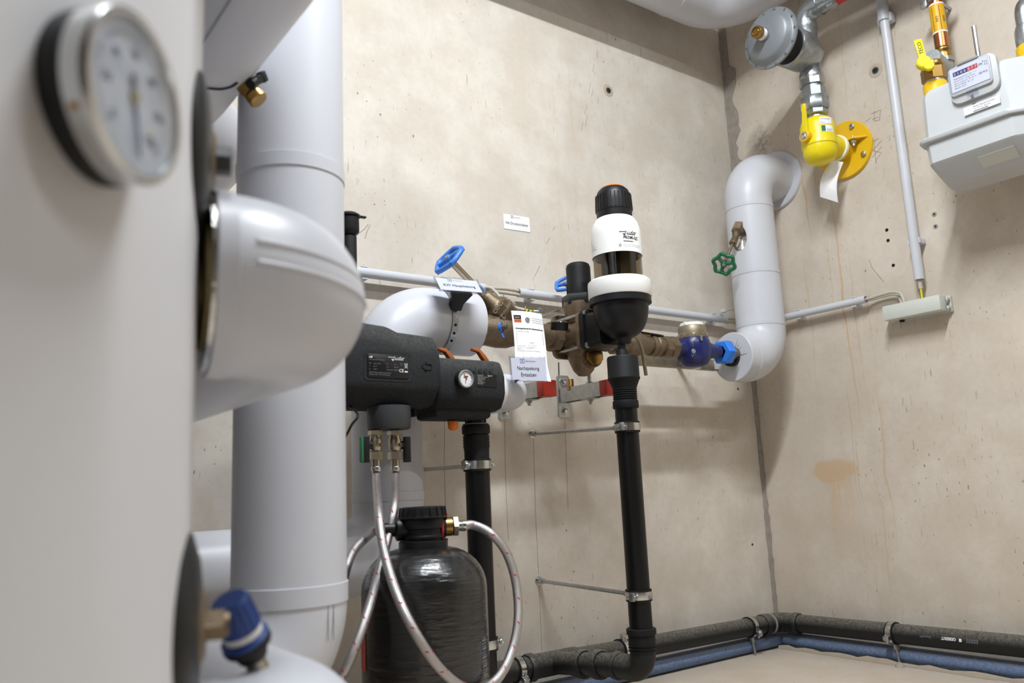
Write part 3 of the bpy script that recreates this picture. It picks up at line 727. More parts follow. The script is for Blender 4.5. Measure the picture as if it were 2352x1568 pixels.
part('hex_collar', S().hexn(.0345, cz(680), cz(654), Mv, .04, 8), 'black_rubber', cp)
part('lower_bowl', S().lathe([(0, .80), (.014, .802), (.026, .815), (.038, .845), (.044, .88), (.044, .92)], Matrix.Translation((pc.x+.012, -.225, 0)), 32), 'bronze', t)
pb = P(1366, 818, y=-.275)
part('brass_plug', S().hexn(.0225, -.02, .006, FR(pb, V(-.25, -1, .05), Z), .08, 8), 'brass', t)
part('plug_boss', S().cyl(.026, -.05, -.008, FR(pb, V(-.25, -1, .05), Z), 28), 'bronze', t)
text('cast_lettering', 'S', .012, onplane(FR(P(1297, 702, y=-.28), V(-.15, -1, 0), X), .001), 'nickel', t, bold=.0004)
text('cast_lettering', 'G', .012, onplane(FR(P(1320, 698, y=-.28), V(-.1, -1, 0), X), .001), 'nickel', t, bold=.0004)
# gauge seen from its rim
gc = P(1285, 748, y=-.275)
t = thing('pressure_gauge', 'small black pressure gauge seen edge-on, left of the bronze reducer', 'gauge', gc)
M = FR(gc, V(-.05, -.22, .97))
part('case', S().lathe([(0, -.011), (.0205, -.011), (.0215, -.009), (.0215, .009), (0, .009)], M, 40), 'black_plastic', t)
part('lens', S().lathe([(0, .013), (.0195, .011), (.021, .009), (0, .009)], M, 40), 'acrylic', t)
part('connector', S().rod(gc+V(.018, .006, -.002), gc+V(.045, .02, -.004), .0055, 14), 'nickel', t)

# backwash filter
az = lambda py: zat(FX, FY, py)
Mf = Matrix.Translation((FX, FY, 0))
t = thing('water_filter', 'tall white and black water filter with orange top and smoky glass band', 'filter', V(FX, FY, az(800)))
cap = S().lathe([(0, az(433)), (.030, az(434)), (.038, az(441)), (.0425, az(452)), (.0445, az(468)), (.0455, az(487)), (.0435, az(489)), (.0435, az(503)), (0, az(503))], Mf, 56)
cp = part('cap', cap, 'black_plastic', t)
part('orange_button', S().lathe([(0, az(426)), (.012, az(426.5)), (.022, az(429)), (.027, az(433)), (0, az(434))], Mf, 40), 'orange', cp)
s = S()
for k in range(28):
    a = 2*PI*k/28; s.box((.0015, .0028, az(450)-az(484)), Mf @ Matrix.Rotation(a, 4, 'Z') @ Matrix.Translation((.0447, 0, (az(452)+az(484))/2)) @ Matrix.Rotation(-.045, 4, 'Y'))
part('grip_ribs', s, 'black_plastic', cp)
sl = S().lathe([(.042, az(503)), (.046, az(505)), (.055, az(517)), (.060, az(532)), (.0612, az(545)), (.0615, az(592)), (.0595, az(592)), (.059, az(545)), (.044, az(508))], Mf, 64)
sl = part('sleeve', sl, 'white_plastic', t)
part('glass_band', S().lathe([(.0585, az(588)), (.0585, az(652)), (.056, az(652)), (.056, az(588)), (.0585, az(588))], Mf, 56), 'smoky', t)
core = part('cartridge', S().lathe([(.0, az(580)), (.040, az(581)), (.040, az(655)), (0, az(655))], Mf, 48), 'screen_mesh', t)
for a, w_ in ((-165, .014), (-140, .020), (-62, .012), (20, .014)):
    a = math.radians(a); part('cartridge_rib', S().box((.006, w_, az(582)-az(654)), Mf @ Matrix.Rotation(a, 4, 'Z') @ Matrix.Translation((.041, 0, (az(582)+az(654))/2)), .001), 'gasket', core)
part('white_ring', S().lathe([(.058, az(645)), (.070, az(645)), (.0755, az(649)), (.0765, az(654)), (.0765, az(684)), (.075, az(686)), (.060, az(686))], Mf, 64), 'white_plastic', t)
bowl = [(0, az(684)), (.074, az(685)), (.0745, az(700)), (.0665, az(703))]
for k in range(1, 12):
    a = PI/2*k/12; bowl.append((.066*math.cos(a)**.8+.0, az(708)+(az(779)-az(708))*math.sin(a)))
bowl += [(.020, az(779)), (.019, az(788)), (.016, az(792)), (0, az(792))]
bowl = [b for b in bowl if b[0] > .0165 or b[0] == 0 or b[1] <= az(788)]
part('bowl', S().lathe(bowl, Mf, 64), 'black_plastic', t)
nb = pc+V(0, -.292, 0)
part('mount_neck', S().loft([[V(nb.x+x*q, -.29-dy, nb.z-.004+z*q) for x, z in rrect(.086, .092, .014)] for dy, q in ((0, 1), (.025, .97), (.06, .9))]), 'black_plastic', t)
pl = part('mount_plate', S().prism(rrect(.094, .10, .012), .014, FR((nb.x, -.293, nb.z), Y, X), .002), 'black_plastic', t)
for sx in (-1, 1):
    for sz in (-1, 1):
        b = V(pc.x+sx*.038, -.300, pc.z+sz*.040)
        bo = part('bolt_nut', S().hexn(.0085, 0, .007, FR(b, -Y)), 'galvanised', pl); part('bolt_end', S().cyl(.0042, .006, .013, FR(b, -Y), 14), 'galvanised', bo) if False else None
# print on the sleeve
fang = math.atan2(CAM.y-FY, CAM.x-FX)
mz = (az(545)+az(590))/2
mp = oncyl(Mf, .0615, fang+.30, mz)
script_logo(mp, .046, (-.010, .0115), 'ink', sl)
text('lettering', 'PROMI-QC', .0105, mp, 'ink', sl, (-.001, .0025), 'LEFT', .00025, fit=.042)
text('lettering', 'Hauswasserstation', .0030, mp, 'ink', sl, (-.001, -.004), 'LEFT', .0002, fit=.026)
text('lettering', 'JUDO Wasseraufbereitung GmbH', .0026, mp, 'ink_grey', sl, (-.001, -.0125), 'LEFT', fit=.052)
text('lettering', 'Postfach 380  71351 Winnenden', .0026, mp, 'ink_grey', sl, (-.001, -.0165), 'LEFT', fit=.044)
strokes('emblem', [[(-.0095+.0030*math.cos(a*PI/8), -.0135+.0030*math.sin(a*PI/8)) for a in range(17)], [(-.0115, -.0145), (-.0085, -.012)]], .0009, mp, 'ink_grey', sl)
mp2 = oncyl(Mf, .0615, fang-1.15, mz)
for k, (s_, u) in enumerate((('Kalk', .004), ('Sedi', .002), ('Druck bar', .0), ('Service Datum', -.002), ('www.filterpflege', -.002))):
    text('lettering', s_, .0042, mp2, 'ink_grey', sl, (-.012, .009-k*.0052-(.0015 if k > 2 else 0)), 'LEFT')
# funnel, black waste pipe from the filter
t = thing('filter_waste_pipe', 'black plastic waste pipe dropping from the white filter to the floor drain', 'pipe', V(FX-.008, FY, .1))
QX = FX-.006; qz = lambda py: zat(QX, FY, py); Mq = Matrix.Translation((QX, FY, 0))
part('drip_nozzle', S().lathe([(0, qz(788)), (.0095, qz(788)), (.009, qz(800)), (.014, qz(806)), (.014, qz(822)), (0, qz(822))], Mq, 28), 'gasket', t)
part('funnel', S().lathe([(0, qz(819)), (.035, qz(819)), (.0372, qz(823)), (.0374, qz(866)), (.0385, qz(868)), (.0385, qz(871)), (.036, qz(874)), (.028, qz(893)), (.0265, qz(899)), (0, qz(899))], Mq, 48), 'black_rubber', t)
prof = [(0, qz(890))]
for k in range(6): prof += [(.0265, qz(893+k*5)), (.0288, qz(894+k*5)), (.0288, qz(896+k*5)), (.0265, qz(897.5+k*5))]
part('ribbed_socket', S().lathe(prof+[(0, qz(926))], Mq, 40), 'black_rubber', t)
part('socket_rim', S().lathe([(.02, qz(920)), (.0300, qz(921)), (.0305, qz(924)), (.0305, qz(936)), (.029, qz(938)), (.02, qz(938))], Mq, 40), 'black_rubber', t)
DZL = .118
Q0 = V(QX, FY, DZL)
part('pipe', S().rod(V(QX, FY, DZL+.03), V(QX, FY, qz(925)), .0262, 40), 'black_pipe', t)
el = fillet([V(QX, FY, qz(1448)), V(QX, FY, DZL), V(QX, FY+.085, DZL-.002)], .035, 10)
part('elbow', S().tube(el, .0285, 32), 'drain_pipe', t)
part('elbow_socket', S().lathe([(.02, qz(1482)), (.0300, qz(1482)), (.0302, qz(1456)), (.0335, qz(1455)), (.0335, qz(1443)), (.03, qz(1441)), (.02, qz(1441))], Mq, 40), 'black_rubber', t)
for k in range(3): part('socket_rib', S().ring(.029, .0312, qz(1478+k*7)-.0015, qz(1478+k*7), Mq, 40), 'black_rubber', t)
for dy in (.085,):
    part('elbow_rim', S().lathe([(.02, -.012), (.030, -.012), (.0315, -.008), (.0315, .004), (.03, .007), (.02, .007)], FR((QX, FY+dy, DZL-.002), Y), 40), 'drain_pipe', t)
# soft grey overflow tube
s = S().tube(spline([P(1448, 776, y=-.36), P(1462, 775, y=-.35), P(1472, 795, y=-.345), P(1478, 825, y=-.345), P(1484, 862, y=-.345)], 6), .0046, 12)
solo('overflow_tube', s, 'beige_metal', 'thin grey drain tube curving down beside the black filter funnel', 'tube')

# line on to the water meter
t = thing('ball_valve', 'brass ball valve with flat black lever, right behind the filter bowl', 'valve', V(-.75, MY, MZ-.04))
v0 = V(pc.x+.03, MY, MZ); M = FR(v0, X, Z)
xr = lambda px: xat(MY, MZ, px)-v0.x
part('body', S().lathe([(0, 0), (.026, 0), (.026, xr(1436)), (.032, xr(1440)), (.034, xr(1462)), (.027, xr(1476)), (.025, xr(1492)), (0, xr(1492))], M, 32), 'bronze', t)
part('hex_section', S().hexn(.034, xr(1405), xr(1432), M, .08, 8), 'bronze', t)
part('union_ring', S().lathe([(0, xr(1490)), (.029, xr(1490)), (.030, xr(1493)), (.030, xr(1499)), (.026, xr(1501)), (.030, xr(1503)), (.030, xr(1509)), (.025, xr(1511)), (0, xr(1511))], M, 32), 'bronze', t)
lv = P(1492, 764, y=MY-.01); lz = lv.z
stem_b = V(xat(MY, MZ, 1462), MY, MZ)
part('lever_stem', S().cyl(.010, .025, lz-MZ+.002, Matrix.Translation(stem_b), 20), 'brass', t)
lever = [(-.018, -.014), (.03, -.013), (.075, -.010), (.092, -.004), (.094, .004), (.075, .010), (.03, .013), (-.018, .014)]
Ml = FR(V(stem_b.x, MY, lz), V(.06, -.12, 1), V(1, -.18, -.1))
lv_ = part('lever', S().prism(lever, .005, Ml, .0015), 'black_plastic', t)
part('lever_hole', S().prism(rrect(.010, .006, .0025), .0056, Ml @ Matrix.Translation((.083, 0, 0))), 'beige_metal', lv_)
part('lever_underside', S().prism([(-.012, -.010), (.045, -.008), (.045, .008), (-.012, .010)], .003, Ml @ Matrix.Translation((0, 0, -.005))), 'yellow_flange', lv_)
t = thing('water_meter', 'dark blue water meter with bronze ring and white lid before the bright blue nut', 'meter', V(-.5, MY, MZ-.055))
mc = V(xat(MY, MZ, 1593), MY, MZ)
part('body', S().lathe([(0, -.052), (.022, -.052), (.036, -.046), (.046, -.032), (.051, -.010), (.051, .012), (.047, .026), (.041, .036), (0, .038)], Matrix.Translation(mc), 48), 'blue_meter', t)
xl, xrr = xat(MY, MZ, 1545), xat(MY, MZ, 1648)
part('inlet_spigot', S().lathe([(0, 0), (.0175, 0), (.0175, .02), (.025, .05), (.028, mc.x-xl-.01), (0, mc.x-xl)], FR((xl, MY, MZ), X), 32), 'blue_meter', t)
part('outlet_spigot', S().lathe([(0, 0), (.021, 0), (.021, .02), (.026, .045), (.028, xrr-mc.x-.01), (0, xrr-mc.x)], FR((xrr, MY, MZ), -X), 32), 'blue_meter', t)
mzz = lambda py: zat(mc.x, mc.y, py)
rg = part('ring', S().lathe([(.03, mzz(780)), (.0425, mzz(780)), (.0435, mzz(777)), (.0435, mzz(769)), (.041, mzz(767)), (.0405, mzz(753)), (.038, mzz(750)), (.03, mzz(750))], Matrix.Translation((mc.x, mc.y, 0)), 48), 'beige_metal', t)
s = S()
for k in range(10): s.box((.004, .010, .012), Matrix.Translation((mc.x, mc.y, mzz(774))) @ Matrix.Rotation(2*PI*k/10+.2, 4, 'Z') @ Matrix.Translation((.0435, 0, 0)), .001)
part('ring_lugs', s, 'beige_metal', rg)
part('lid', S().lathe([(0, mzz(742)), (.033, mzz(743)), (.0345, mzz(745)), (.0345, mzz(752)), (0, mzz(752))], Matrix.Translation((mc.x, mc.y, 0)), 48), 'white_plastic', t)
part('lid_catch', S().box((.006, .008, .010), Matrix.Translation((mc.x, mc.y, mzz(746))) @ Matrix.Rotation(math.radians(190), 4, 'Z') @ Matrix.Translation((.034, 0, 0)), .001), 'white_plastic', t)
s0 = P(1597, 766, y=MY-.045)
part('seal_wire', S().tube(spline([s0, P(1592, 778, y=MY-.05), P(1592, 795, y=MY-.055), P(1596, 806, y=MY-.053)], 5), .0007, 6), 'bronze', t)
part('seal_tag', S().box((.009, .002, .016), FR(P(1611, 776, y=MY-.05), Z, X), .001), 'galvanised', t)
part('lead_seal', S().cyl(.0065, -.002, .002, FR(P(1593, 806, y=MY-.055), V(-.3, -1, 0)), 20, .001), 'galv_cast', t)
s = S().tube(spline([P(1588, 812, y=MY-.055), P(1590, 819, y=MY-.057), P(1595, 811, y=MY-.057), P(1600, 818, y=MY-.055)], 5), .0006, 6); part('seal_wire_end', s, 'bronze', t)
un = thing('meter_union', 'bronze union nuts between the ball valve and the blue meter', 'fitting', V(-.62, MY, MZ-.03))
M = FR((xat(MY, MZ, 1508), MY, MZ), X, Z); xr2 = lambda px: xat(MY, MZ, px)-xat(MY, MZ, 1508)
part('tail', S().cyl(.023, -.004, xr2(1520), M, 28), 'bronze', un)
part('hex_nut', S().hexn(.031, xr2(1518), xr2(1534), M, .1, 8), 'bronze', un)
part('union_nut', S().hexn(.033, xr2(1533), xr2(1549), M, .12, 6), 'bronze', un)
bn = thing('outlet_union_nut', 'bright blue plastic hexagon nut between the meter and the insulation disc', 'nut', V(-.4, MY, MZ-.03))
nc = V(-.36, MY, MZ); nc = V(xat(MY, MZ, 1664), MY, MZ)
M = FR(nc, V(1, .1, 0), V(0, -.3, 1))
part('nut', S().lathe([(.019, -.022), (.033, -.022), (.038, -.016), (.038, .010), (.033, .016), (0, .016)], M, 6, .3), 'blue_nut', bn)
part('ridge', S().box((.014, .010, .03), M @ Matrix.Rotation(-1.2, 4, 'Z') @ Matrix.Translation((.030, 0, 0)), .002), 'blue_nut', bn)
part('tail_pipe', S().rod(nc+V(.01, 0, 0), V(-.312, MY+.003, MZ-.002), .0195, 24), 'bronze', bn)
part('flange_edge', S().ring(.018, .027, .018, .026, M, 24), 'bronze', bn)
# meter bracket behind
bz = P(1560, 835, y=-.10).z
b0, b1 = xat(-.10, bz, 1462), xat(-.10, bz, 1640)
t = thing('meter_bracket', 'tarnished yellow metal bracket strip behind the water meter', 'bracket', V((b0+b1)/2, 0, bz-.02))
part('strip', S().box((b1-b0, .004, .034), Matrix.Translation(((b0+b1)/2, -.10, bz+.004)), .001), 'beige_metal', t)
part('strip_lip', S().box((b1-b0, .022, .003), Matrix.Translation(((b0+b1)/2, -.108, bz-.0135)), .001), 'beige_metal', t)
for xx in (b0+.03, b1-.05):
    part('foot', S().box((.02, .098, .004), Matrix.Translation((xx, -.049, bz+.006)), .001), 'galvanised', t)
part('spacer', S().box((.016, .03, .012), Matrix.Translation((xat(-.115, bz, 1597), -.115, bz-.010)), .002), 'white_plastic', t)
# second blue wheel far behind the reducer
wc = P(1300, 651, y=-.10)
t = thing('rear_stop_valve', 'blue handwheel peeking out behind the black cap of the pressure reducer', 'valve', wc)
handwheel(FR(wc, V(-.65, -.35, .65), Y), .036, 'blue_paint', t, 5, .14, .08, 2, .22)
part('stem', S().rod(wc, V(wc.x+.075, wc.y-.03, wc.z-.10), .006), 'nickel', t)
part('bonnet', S().rod(V(wc.x+.06, wc.y-.025, wc.z-.08), V(wc.x+.10, MY+.02, MZ+.02), .018, 20), 'bronze', t)

# ================================================================== wall brackets, clamps
def bracket(name, label, px, py, ex, ey, grp):
    w0 = P(px, py, y=0); zc = w0.z; x = w0.x
    t = thing(name, label, 'bracket', w0, grp)
    ye = yat(x, zc, ex)
    part('wall_plate', S().prism(rrect(.044, .118, .006), .005, FR((x, -.0025, zc), Y, X), .0008), 'galvanised', t)
    for s_ in (-1, 1):
        sc = part('anchor_screw', S().hexn(.0085, .0, .006, FR((x, -.006, zc+s_*.043), -Y)), 'steel', t)
        part('washer', S().cyl(.0125, -.001, .0016, FR((x, -.005, zc+s_*.043), -Y), 24), 'galvanised', sc)
    yl = ye
    ch = S(); pr = [(-.019, -.019), (.019, -.019), (.019, .019), (.009, .019), (.009, .0165), (.0165, .0165), (.0165, -.0165), (-.0165, -.0165), (-.0165, .0165), (-.009, .0165), (-.009, .019), (-.019, .019)]
    part('arm', ch.prism(pr, -yl-.004, FR((x, (yl-.004)/2, zc), Y, X)), 'galvanised', t)
    wd = part('weld', S().tube([(x-.02, -.006, zc-.02), (x-.02, -.006, zc+.02)], .003, 8), 'galvanised', t)
    part('end_cap', S().box((.0405, .030, .0405), Matrix.Translation((x, yl-.010, zc)), .002), 'red_cap', t)
    nt = V(x, yl+.065, zc-.02)
    part('slot_plate', S().box((.034, .045, .003), Matrix.Translation(nt), .001), 'galvanised', t)
    part('nut', S().hexn(.008, 0, .008, FR(nt, -Z)), 'galvanised', t)
    part('stud_end', S().cyl(.0045, 0, .015, FR(nt, -Z), 14), 'galvanised', t)
    return t, x, yl, zc
GB = 'wall brackets with red end caps'
t, bx, by, bzc = bracket('wall_bracket', 'galvanised wall bracket with red end cap, under the bronze pressure reducer', 1293, 910, 1392, 893, GB)
part('support_rod', S().rod((bx, by+.065, bzc), (bx, by+.065, .835), .0055, 16), 'galvanised', t)
part('rod_nut', S().hexn(.010, 0, .006, FR((bx, by+.065, bzc+.02), Z)), 'galvanised', t)
bracket('wall_bracket', 'galvanised wall bracket with red end cap, below the hanging paper form', 1157, 912, 1250, 890, GB)
nb_ = P(1311, 884, y=-.05)
t = thing('brass_nipple', 'small threaded brass nipple left on the bracket plate', 'fitting', nb_+V(0, 0, -.015))
M = Matrix.Translation(nb_)
part('hex_base', S().hexn(.011, -.016, -.006, M), 'brass', t)
pr = [(0, -.008)]
for k in range(6): pr += [(.0085, -.006+k*.0035), (.0093, -.0045+k*.0035)]
part('thread', S().lathe(pr+[(.0085, .016), (0, .016)], M, 24), 'brass', t)

def clamp(label, c, axis, r, ear, rod_to, grp='pipe clamps', two=False, socket=True, w=.019, name='pipe_clamp', rod_r=.0048):
    c, axis, ear = Vector(c), Vector(axis).normalized(), Vector(ear)
    ear = (ear-axis*ear.dot(axis)).normalized(); M = FR(c, axis, ear)
    t = thing(name, label, 'clamp', c, grp)
    part('band', S().lathe([(r+.001, -w/2), (r+.0042, -w/2+.001), (r+.0048, 0), (r+.0042, w/2-.001), (r+.001, w/2)], M, 48), 'steel', t)
    part('rubber_lining', S().lathe([(r, -w/2-.003), (r+.0035, -w/2-.003), (r+.0035, w/2+.003), (r, w/2+.003)], M, 48), 'black_rubber', t)
    for sg in ((1,) if not two else (1, -1)):
        e = part('ear', S().box((.016, .012, w), M @ Matrix.Translation((sg*(r+.010), 0, 0)), .0015), 'galvanised', t)
        part('ear_screw', S().rod(M @ V(sg*(r+.012), -.013, 0), M @ V(sg*(r+.012), .012, 0), .003, 12), 'steel', e)
        part('screw_head', S().cyl(.0058, 0, .004, FR(M @ V(sg*(r+.012), -.006, 0), M.to_3x3() @ V(0, -1, 0)), 16, .001), 'galvanised', e)
    if rod_to is not None:
        e = Vector(rod_to); d = (e-c).normalized(); a = c+d*(r+.004)
        part('rod', S().rod(a, e, rod_r, 16), 'galvanised', t)
        part('boss', S().hexn(.0085, 0, .014, FR(a, d)), 'galvanised', t)
        if socket:
            part('anchor_sleeve', S().cyl(.0075, 0, .022, FR(e, -d), 16), 'galvanised', t)
            part('anchor_washer', S().lathe([(.006, 0), (.0115, .0), (.0115, .002), (.006, .002)], FR(e, -d), 20), 'steel', t)
    return t
clamp('upper clamp with rod on the black filter waste pipe', (QX, FY, qz(981)), Z, .0262, V(-1, -.55, 0), P(1222, 996, y=0))
clamp('lower clamp with rod on the black filter waste pipe', (QX, FY, qz(1366)), Z, .0262, V(-1, -.45, 0), P(1237, 1333, y=0))

# ================================================================== waste pipe of the filling unit
UX, UY = P(1096, 1068, d=1.765).x, P(1096, 1068, d=1.765).y
uz = lambda py: zat(UX, UY, py); Mu = Matrix.Translation((UX, UY, 0))
t = thing('unit_waste_pipe', 'black plastic waste pipe dropping behind the black tank from the charcoal unit', 'pipe', V(UX, UY, .1))
part('neck', S().lathe([(0, uz(940)), (.021, uz(940)), (.021, uz(976)), (0, uz(976))], Mu, 32), 'gasket', t)
for k in range(8): part('neck_rib', S().box((.004, .005, .026), Mu @ Matrix.Rotation(2*PI*k/8, 4, 'Z') @ Matrix.Translation((.021, 0, (uz(945)+uz(972))/2)), .001), 'black_plastic', t)
part('socket_rim', S().lathe([(.01, uz(976)), (.0288, uz(976)), (.0302, uz(980)), (.0302, uz(994)), (.0275, uz(998)), (.01, uz(998))], Mu, 40), 'black_rubber', t)
part('pale_gasket', S().ring(.020, .0275, uz(976)-.001, uz(975)+.002, Mu, 40), 'ink_grey', t)
pr = [(0, uz(996))]
for k in range(4): pr += [(.0277, uz(1000+k*7)), (.0285, uz(1002+k*7)), (.0285, uz(1005+k*7)), (.0277, uz(1006+k*7))]
part('ribbed_socket', S().lathe(pr+[(.0268, uz(1036)), (.0265, uz(1060)), (0, uz(1060))], Mu, 40), 'black_rubber', t)
part('pipe', S().rod(V(UX, UY, .085), V(UX, UY, uz(1050)), .0262, 40), 'black_pipe', t)
part('elbow', S().tube(fillet([V(UX, UY, .16), V(UX, UY, .082), V(UX, UY+.10, .080)], .035, 10), .0285, 32), 'drain_pipe', t)
clamp('clamp with rod on the black waste pipe under the charcoal unit', (UX, UY, uz(1068)), Z, .0262, V(1, .25, 0), P(978, 1078, y=0), two=True, socket=False)
clamp('clamp low on the black waste pipe, right of the black tank', (UX, UY, uz(1478)), Z, .0262, V(1, -.1, 0), None)

# ================================================================== floor drain along both walls
DR = .0270; DY = -.062
za_ = P(1690, 1444, y=DY).z; zl = P(1194, 1536, y=DY).z; zc_ = P(1800, 1425, y=DY).z
zr = P(2340, 1483, x=-.06).z
t = thing('floor_drain_pipe', 'dusty black drain pipe running along the foot of both walls', 'pipe', V(-.5, DY, .05))
xa = xat(DY, zl, 1110)
cor = V(-.062, DY, zc_)
yR = -1.5
zfun = lambda x: zl+(zc_-zl)*(x-xat(DY, zl, 1194))/(-.062-xat(DY, zl, 1194))
part('pipe', S().rod(V(-1.6, DY, zfun(-1.6)), cor+V(-.03, 0, 0), DR, 36), 'drain_pipe', t, 'drain run along the back wall')
zy = lambda y: zc_+(zr-zc_)*((y-DY)/(P(2340, 1483, x=-.06).y-DY))
part('pipe', S().rod(cor+V(.002, -.03, 0), V(-.06, yR, zy(yR)), DR, 36), 'drain_pipe', t, 'drain run along the right wall')
part('corner_elbow', S().tube(fillet([cor+V(-.075, 0, 0), cor, cor+V(0, -.06, 0)], .03, 10), DR+.0022, 32), 'drain_pipe', t)
for p, d in ((cor+V(-.08, 0, 0), X), (cor+V(0, -.062, 0), Y)):
    part('elbow_socket', S().lathe([(DR-.002, -.012), (DR+.003, -.012), (DR+.0055, -.008), (DR+.0055, .006), (DR+.003, .009), (DR-.002, .009)], FR(p, d), 40), 'drain_pipe', t)
part('pale_ring', S().ring(DR, DR+.0045, -.003, .003, FR(cor+V(-.055, 0, .0), X), 40), 'plug_grey', t)
# tee to the filter waste
TXp = V(QX, DY, zfun(QX))
part('tee_body', S().rod(TXp+V(-.075, 0, 0), TXp+V(.07, 0, 0), DR+.0025, 36), 'drain_pipe', t)
for dx in (-.078,):
    part('tee_socket', S().lathe([(DR-.002, -.010), (DR+.004, -.010), (DR+.007, -.006), (DR+.007, .008), (DR+.004, .012), (DR-.002, .012)], FR(TXp+V(dx, 0, 0), X), 40), 'drain_pipe', t)
br0 = V(QX, FY+.09, DZL-.002); 
part('tee_branch', S().rod(br0, TXp, DR, 36), 'drain_pipe', t)
bd_ = (TXp-br0).normalized()
for f_ in (.26, .52):
    part('branch_socket', S().lathe([(DR-.002, -.014), (DR+.004, -.014), (DR+.007, -.009), (DR+.007, .006), (DR+.003, .010), (DR+.002, .03), (DR-.002, .03)], FR(br0+(TXp-br0)*f_, bd_), 40), 'drain_pipe', t)
UXp = V(UX, DY, zfun(UX)); part('tee_branch', S().rod(V(UX, UY+.09, .080), UXp, DR, 30), 'drain_pipe', t)
part('tee_socket', S().lathe([(DR-.002, -.010), (DR+.004, -.010), (DR+.007, -.006), (DR+.007, .008), (DR-.002, .012)], FR(UXp+V(.08, 0, 0), X), 40), 'drain_pipe', t)
# printed line and barcode on the right-hand run
pp = P(2180, 1468, x=-.06-.024)
Mp_ = FR(V(-.06, pp.y, zy(pp.y)), (V(0, zr*0-1, (zy(-1)-zy(0))*-1)), Z)
Mp_ = FR(V(-.06, pp.y, zy(pp.y)), V(0, -1, zy(-1)-zy(0)), Z)
aa = math.atan2((Mp_.inverted() @ V(-1, pp.y, zy(pp.y))).y, (Mp_.inverted() @ V(-1, pp.y, zy(pp.y))).x)-.22
def mpipe(u, v): q = aa+v/DR; return Mp_ @ V((DR+.0004)*math.cos(q), (DR+.0004)*math.sin(q), u)
fl_ = lambda u, v: mpipe(u, -v)
sgn = 1 if (mpipe(0, .005)-mpipe(0, 0)).z > 0 else -1
prn = lambda u, v: mpipe(u, sgn*v)
rt = lambda u, v: prn(-u, -v)                      # printed upside down, as installed
text('lettering', 'GEBERIT', .0105, rt, 'ink_white', t, (.0, -.002), 'CENTER', .0003)
rects('print_square', [(-.034, -.002, -.027, .006)], rt, 'ink_white', t)
text('lettering', 'Silent-PP', .0085, rt, 'ink_grey', t, (.062, -.001))
bars = [(-.075+k*.0022, -.003, -.075+k*.0022+(.0006 if (k*7) % 3 else .0013), .007) for k in range(14)]
rects('barcode', bars, rt, 'ink_grey', t)
def floor_clamp(label, c, axis, foot, ear):
    return clamp(label, c, axis, DR, ear, foot, 'drain pipe clamps', socket=False, w=.017, rod_r=.0042)
c1 = V(xat(DY, zfun(-.2), 1722), DY, 0); c1.z = zfun(c1.x)
floor_clamp('clamp with floor rod on the drain pipe, just left of the corner', c1, X, V(c1.x, c1.y-.012, 0), V(0, -1, -.5))
yy = yat(-.06, .085, 2052); c2 = V(-.06, yy, zy(yy))
ft = P(2068, 1528, z=0)
floor_clamp('clamp with slanted floor rod on the drain pipe along the right wall', c2, Y, ft, V(-1, 0, -.25))
s = S().lathe([(0, 0), (.014, .0), (.012, .004), (.006, .010), (0, .011)], Matrix.Translation(ft+V(-.012, -.006, 0)) @ Matrix.Rotation(.6, 4, 'Z') @ Matrix.Scale(1.9, 4, X), 16)
solo('mortar_lump', s, 'mortar', 'small lump of dry mortar at the foot of the slanted rod', 'mortar')
c3 = V(xat(DY, zfun(-.8), 1428), DY, 0); c3.z = zfun(c3.x)
floor_clamp('clamp on the drain pipe behind the filter waste elbow', c3, X, None, V(0, -.3, 1))
c4 = V(xat(DY, zl, 1188), DY, 0); c4.z = zfun(c4.x)
floor_clamp('clamp on the drain pipe beside the braided hose loop', c4, X, V(c4.x, c4.y-.01, 0), V(.2, -1, -.6))
# blue pipe on the floor
BR = .0215
path = fillet([(-3.0, -.045, BR+.001), (-.045, -.045, BR+.004), (-.045, -1.6, BR+.001)], .012, 5)
s = S().tube(path, BR, 24); o = solo('floor_blue_pipe', s, 'blue_pipe', 'plaster-spattered blue pipe lying on the floor below the drain pipe', 'pipe')
# mortar bead where the floor meets the blue pipe
s = S(); pts = [V(-.075-.006*random.random(), -.075-i*.03, .0) for i in range(52)]
s.tube([V(-.068-.01*random.random(), -.06-i*.03, .001) for i in range(52)], [.006+.007*random.random() for _ in range(52)], 8)
o = part('trim_2', s, 'mortar'); o['kind'] = 'structure'

# ================================================================== filling unit (charcoal foam shells)
FYU = -.392; BYU = -.272; CYU = (FYU+BYU)/2
fx = lambda px, z=.76: xat(FYU, z, px)
fz = lambda px, py: P(px, py, y=FYU).z
x0, x1 = fx(768), fx(1016); xm = fx(905)
zt1, zt0, zbm = fz(960, 800), fz(830, 775), fz(900, 932)
def shell(xs):      # xs: list of (x, top z, bottom z, inset)
    rings = []
    for x, zt, zb, ins in xs:
        f, b = FYU+ins, BYU-ins; h = zt-zb; zt -= ins; zb += ins; ct = min(.034, h*.22); cb = min(.034, h*.20)
        rings.append([V(x, b, zb+.02), V(x, b, zt-.02), V(x, b-.02, zt), V(x, f+ct*.9+.008, zt+.0), V(x, f+ct*.55, zt-ct*.22), V(x, f+.004, zt-ct), V(x, f, zt-ct-.012),
                      V(x, f, zb+cb+.012), V(x, f+.004, zb+cb), V(x, f+cb*.7, zb+cb*.2), V(x, f+cb+.012, zb), V(x, b-.02, zb)])
    return rings
ttop = fz(1000, 770)+.008
t = thing('filling_unit', 'charcoal foam-clad automatic filling unit with printed plate, beside the vertical riser', 'filling unit', V((x0+x1)/2, CYU, zbm))
hump = fz(845, 742)+.012
